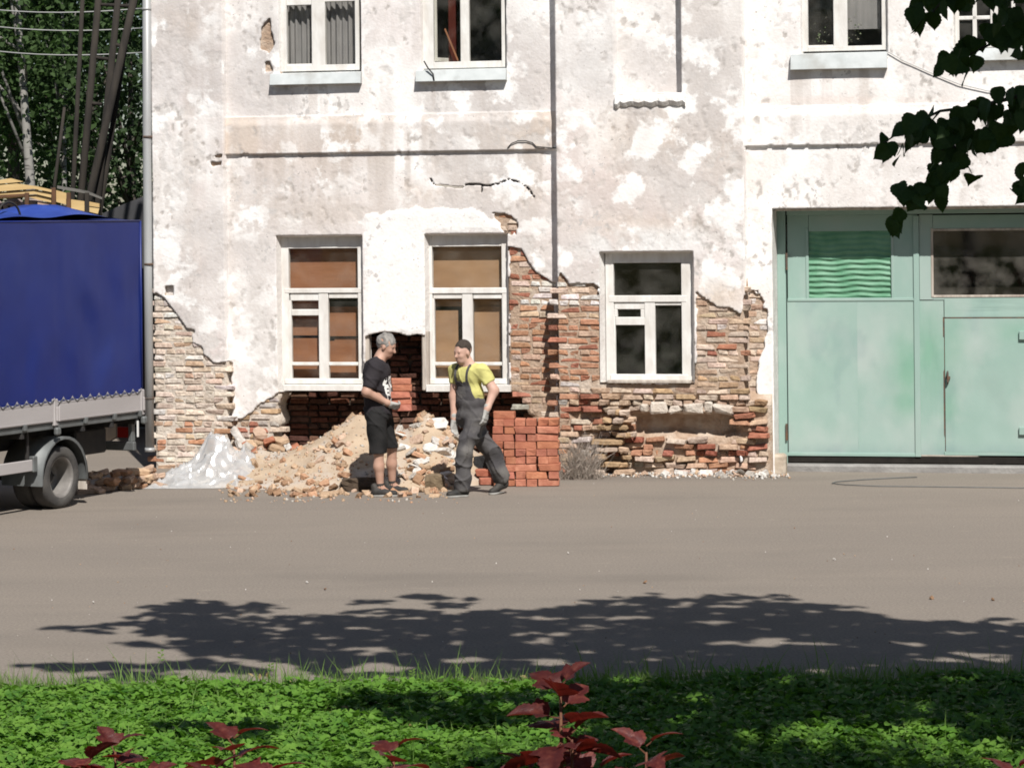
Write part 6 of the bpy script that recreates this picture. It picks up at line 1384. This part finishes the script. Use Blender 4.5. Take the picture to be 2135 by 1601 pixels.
# ---------------------------------------------------------------- red-leaved shrubs in the foreground
REDL = mat('dark red shrub leaf', (.060,.012,.012), (.095,.021,.018), scale=3, rough=.45, bump=.15, bscale=26, spec=.4, c3=(.135,.036,.026), s3=5, trans=((.32,.03,.018), .25), src='object')
PURL = mat('purple brown shrub leaf', (.070,.030,.034), (.105,.052,.052), scale=3, rough=.45, bump=.15, bscale=26, spec=.3, trans=((.25,.05,.04), .2))
STEM = mat('red stem', (.10,.035,.022), (.14,.06,.03), scale=20, rough=.7)
NIN = [(.0,0),(.09,-.05),(.22,-.06),(.34,-.01),(.45,.03),(.46,.10),(.57,.15),(.55,.22),(.64,.30),(.56,.35),(.47,.36),(.36,.40),(.28,.45),(.34,.51),(.31,.57),(.35,.64),(.27,.70),(.26,.78),(.16,.86),(.12,.93),(0,1.06)]
RL = [leafmesh('leaf', NIN, REDL, fold=f_, droop=d_, wave=.5) for f_, d_ in ((.45,.25),(.25,.45),(.7,.15))]; PLm = [leafmesh('leaf', NIN, PURL, fold=.3, droop=.3, wave=.5)]
def shrub(px, Y, shoots, label):
    """shoots: list of (px,py) tips; each tip has a rosette of leaves, stems go down to one base"""
    b = at(px, 1601, Y); b.z = 0; t = empty('red_leaved_shrub', b); tag(t, label, 'shrub'); r_ = random.Random(px)
    for (tx, ty, nl, sz, pur) in shoots:
        tip = at(tx, ty, Y+r_.uniform(-.2,.2))-b; m_ = Vector((tip.x*.55,tip.y*.5,tip.z*.55)); MB().tube([(r_.uniform(-.03,.03),r_.uniform(-.03,.03),0), m_, tip.lerp(m_,.25), tip-Vector((0,0,.045))], [.010,.007,.005,.003], 6).build('stem', STEM, t, True)
        nl += 3
        for i in range(nl):
            a_ = i*2.4+r_.uniform(-.3,.3); k_ = i/max(1,nl-1); d = Vector((math.cos(a_), math.sin(a_)*.8, .75-1.0*k_+r_.uniform(-.2,.2))).normalized(); s_ = d.cross(Vector((0,0,1))).normalized(); nrm = s_.cross(d)
            sc = 1.2*sz*(.62+.45*k_)*r_.uniform(.85,1.1); p = tip+Vector((0,0,-.03-.10*k_*nl/6)); p2 = p+d*sc*.35
            o = bpy.data.objects.new('leaf', r_.choice(PLm if (pur and r_.random() < .6) else RL)); link(o, t); kk_ = r_.uniform(.7,1.5); o.color = (kk_,kk_,kk_,1); M_ = Matrix((s_, d, nrm)).transposed().to_4x4() @ Matrix.Rotation(r_.uniform(-.4,.4),4,'Y'); M_.translation = p2; o.matrix_local = M_ @ Matrix.Scale(sc,4)
            MB().tube([p, p2], [.002,.0015], 4, False).build('leaf_stalk', STEM, t)
shrub(240, 6.3, [(175,1568,4,.10,0),(240,1528,6,.085,0),(300,1600,4,.08,0)], 'red-leaved shrub shoot at the lower left over sunlit clover')
shrub(520, 6.2, [(487,1512,6,.085,0),(560,1590,4,.10,0),(440,1585,2,.08,1)], 'red-leaved shrub shoot second from the left, beside a purple leaf')
shrub(820, 6.3, [(820,1535,6,.080,0),(770,1610,3,.09,1)], 'low red-leaved shoot between the left shoots and the tallest one')
shrub(1180, 6.1, [(1168,1402,7,.095,0),(1192,1500,5,.070,0),(1030,1590,5,.085,0),(1240,1580,5,.10,1),(1120,1570,3,.09,0)], 'tallest red-leaved shrub with its top rosette against the shaded road')
shrub(1350, 6.3, [(1347,1528,4,.085,0)], 'single upright red shoot right of the tallest shrub')
shrub(2110, 6.3, [(2112,1578,5,.085,0)], 'dark red shoot at the lower right edge in shade')
# ================================================================ yard behind the truck
PINE = mat('fresh pine board', (.58,.42,.20), (.50,.345,.155), scale=7, rough=.7, bump=.2, bscale=20, stretch=(.15,1,1))
BRN = mat('brown post', (.13,.065,.035), (.09,.05,.03), scale=9, rough=.9)
LOG = mat('dark wet pole', (.022,.019,.017), (.040,.034,.028), scale=9, rough=.95, bump=.5, stretch=(1,1,.2))
def fr(px, py, Y): return at(px, py, Y)
# timber frame hut with pale gable boards
YH = 36.0; hb = fr(60, 460, YH); HUT = empty('timber_hut', (hb.x, hb.y, 0)); tag(HUT, 'half-built hut with pale yellow gable boards and brown posts behind the truck', 'hut')
lx = lambda px, py: (fr(px,py,YH)-Vector((hb.x,hb.y,0)))
def plank(P, th=.05, m=PINE, name='board', y0=0.0):
    V = [lx(*p) for p in P]; n_ = len(V)
    A = [(v.x, y0, v.z) for v in V]+[(v.x, y0+th, v.z) for v in V]
    MB().add(A, [tuple(range(n_-1,-1,-1)), tuple(range(n_,2*n_))]+[(i,(i+1)%n_,(i+1)%n_+n_,i+n_) for i in range(n_)]).build(name, m, HUT, False, True)
plank([(-60,392),(-8,377),(22,372),(48,379),(30,381),(-8,384),(-60,396)]); plank([(-60,398),(-8,387),(34,383),(72,388),(112,397),(112,402),(70,394),(-60,404)], .06)
plank([(-60,406),(70,396),(112,404),(112,414),(74,405),(-60,412)], .05, y0=.03); plank([(-60,413),(73,406),(113,416),(113,424),(78,417),(58,411),(-60,418)], .05, y0=.06)
plank([(76,419),(113,426),(142,430),(142,438),(113,434),(76,428)], .05, y0=.09, m=mat('pinkish board', (.46,.33,.25), (.38,.26,.2), scale=8))
plank([(116,397),(141,404),(141,428),(116,421)], .05, y0=.02); plank([(146,416),(176,420),(176,441),(146,434)], .06, y0=.01); plank([(186,421),(207,425),(207,433),(186,430)], .06); plank([(186,432),(207,435),(204,446),(186,442)], .06)
plank([(116,387),(180,398),(210,412),(210,416),(178,404),(116,393)], .04, m=mat('grey roof batten', (.14,.135,.125), rough=.8), name='batten', y0=.12)
for px in (57,113,144,182): 
    a_ = lx(px, 402 if px < 100 else 392 if px < 120 else 402); MB().cbox(a_.x-.028, a_.x+.028, -.06, -.005, 0, a_.z, .006).build('post', BRN if px < 150 else LOG, HUT)
plank([(-60,410),(57,404),(57,409),(-60,416)], .04, BRN, 'beam', -.05)
sh_ = MB(); 
for i in range(9): 
    a_ = lx(-50+i*14, 425+4*math.sin(i*2)); sh_.cbox(a_.x-.10, a_.x+.10, .2, .5, a_.z-.16, a_.z+.03+.03*math.sin(i*1.7), .04)
sh_.build('stored_bundles', mat('grey pink bundles', (.36,.27,.25), (.22,.19,.18), scale=8, rough=.9, bump=.6), HUT)
MB().cbox(-2.4, .95, .2, 3.0, 0, 3.05, .02).build('hut_wall', mat('weathered boards', (.16,.12,.085), (.11,.085,.065), scale=6, rough=.95, stretch=(3,1,.2)), HUT)
# dark low shed between hut and house
SB_ = fr(255, 470, 44.0); SHED = empty('dark_shed', (SB_.x, SB_.y, 0)); tag(SHED, 'dark low shed roof glimpsed between the truck and the drainpipe', 'shed')
q0, q1, q2 = [fr(*p, 44.0) for p in ((212,446),(262,424),(330,398))]
m_ = MB(); prof = [(q0.x-SB_.x-.6,2.3),(q0.x-SB_.x,q0.z),(q1.x-SB_.x,q1.z),(q2.x-SB_.x,q2.z),(q2.x-SB_.x+2.0,q2.z+.3),(q2.x-SB_.x+2.0,2.3)]
m_.prism(prof, 0, 5); m_.build('roof', MT['roof'], SHED, False, True); MB().box(q0.x-SB_.x-.3, q2.x-SB_.x+1.8, .1, 4.9, 0, 2.31).build('wall', mat('dark boarding', (.04,.036,.03), rough=.95), SHED)
# dark board fence closing the yard behind the truck
FE = empty('yard_fence', (-9,39.2,0)); tag(FE, 'dark board fence closing the yard behind the truck', 'fence')
fm = mat('black weathered board', (.035,.032,.028), (.05,.045,.04), scale=6, rough=.95, stretch=(4,1,.2))
for i in range(40): 
    x_ = -5+i*.245; MB().box(x_, x_+.232, rl.uniform(-.01,.01), .025, .02, 2.35+rl.uniform(-.03,.03)).build('board', fm, FE)
# leaning lattice of dark poles
LT = empty('leaning_pole_frame', fr(190,470,40)*1); LT.location.z = 0; tag(LT, 'tall frame of dark leaning poles with rungs rising behind the truck', 'pole frame')
lt0 = LT.location.copy(); PP = lambda px, py, Y=40: tuple(fr(px,py,Y)-lt0)
def pole(a_, b_, r_, m=LOG, Y=40):
    A, B_ = fr(*a_,Y), fr(*b_,Y); d = (B_-A); A2 = A-d*((A.z-0)/d.z) if d.z else A; B2 = A+d*1.6
    MB().tube([A2-lt0, A-lt0, B2-lt0], [r_*1.05, r_, r_*.9], 8).build('pole', m, LT, True)
pole((150,440),(172,0),.035); pole((176,330),(205,0),.055); pole((205,400),(246,0),.055); pole((181,436),(279,0),.060, LOG, 39.8); pole((208,440),(272,20),.045, LOG, 40.2); pole((112,400),(126,290),.025)
for a_, b_ in (((238,92),(256,98)),((226,180),(243,183)),((222,200),(240,203)),((214,268),(230,272)),((205,10),(285,14)),((196,120),(226,124)),((185,215),(212,218))):
    MB().tube([PP(*a_), PP(*b_)], .028, 6).build('rung', LOG, LT, True)
# overhead wires
for i, (ya, yb) in enumerate(((10,14),(42,55),(93,106))):
    A, B_ = fr(-160,ya-6,42), fr(300,yb+4,46); P_ = [A.lerp(B_,k/10)-Vector((0,0,.12*math.sin(math.pi*k/10))) for k in range(11)]
    o = MB().tube(P_, .010, 5).build('overhead_wire', MT['wirew'], None, True); tag(o, ('highest','middle','lowest')[i]+' of the three thin wires crossing the trees at the left', 'wire')
# trees behind the yard
def btree(px, Y, h_, rx, rz_, n, size, m, label, bark=BARK, seed=0, trunk=.14, zc=None, name='yard_tree', lean=(0,0)):
    p = at(px, 470, Y); return tree((p.x,p.y,0), h_, rx, rz_, n, size, m, label, 'trees behind the yard', name, bark, seed, trunk, zc, lean)
btree(30, 50, 12, 3.4, 4.0, 15000, .15, LEAFB, 'sunlit green tree at the upper left corner', seed=91, zc=7.2)
btree(78, 47, 11, 2.2, 3.2, 5000, .13, LEAFB, 'birch with pale trunk behind the yellow gable', BIRCH, 92, .10, 7.6, 'birch_tree', (-.6,0))
btree(190, 56, 13, 3.2, 5.0, 4200, .16, LEAFK, 'dark tree behind the leaning poles', seed=93, zc=7.0)
btree(275, 52, 10, 2.2, 4.2, 4200, .14, LEAFK, 'dark bushy tree beside the drainpipe', seed=94, zc=4.6)
btree(110, 64, 13, 4.2, 5.4, 3600, .20, LEAFK, 'dark tree farther back behind the birch', seed=95, zc=6.0)
btree(-60, 60, 13, 4.0, 6.0, 6000, .20, LEAFK, 'dark tree at the far left edge', seed=96, zc=5.8)
btree(135, 49, 9, 1.5, 2.4, 1500, .12, LEAFK, 'slim young birch between the poles and the gable', BIRCH, 97, .06, 6.6, 'birch_tree')
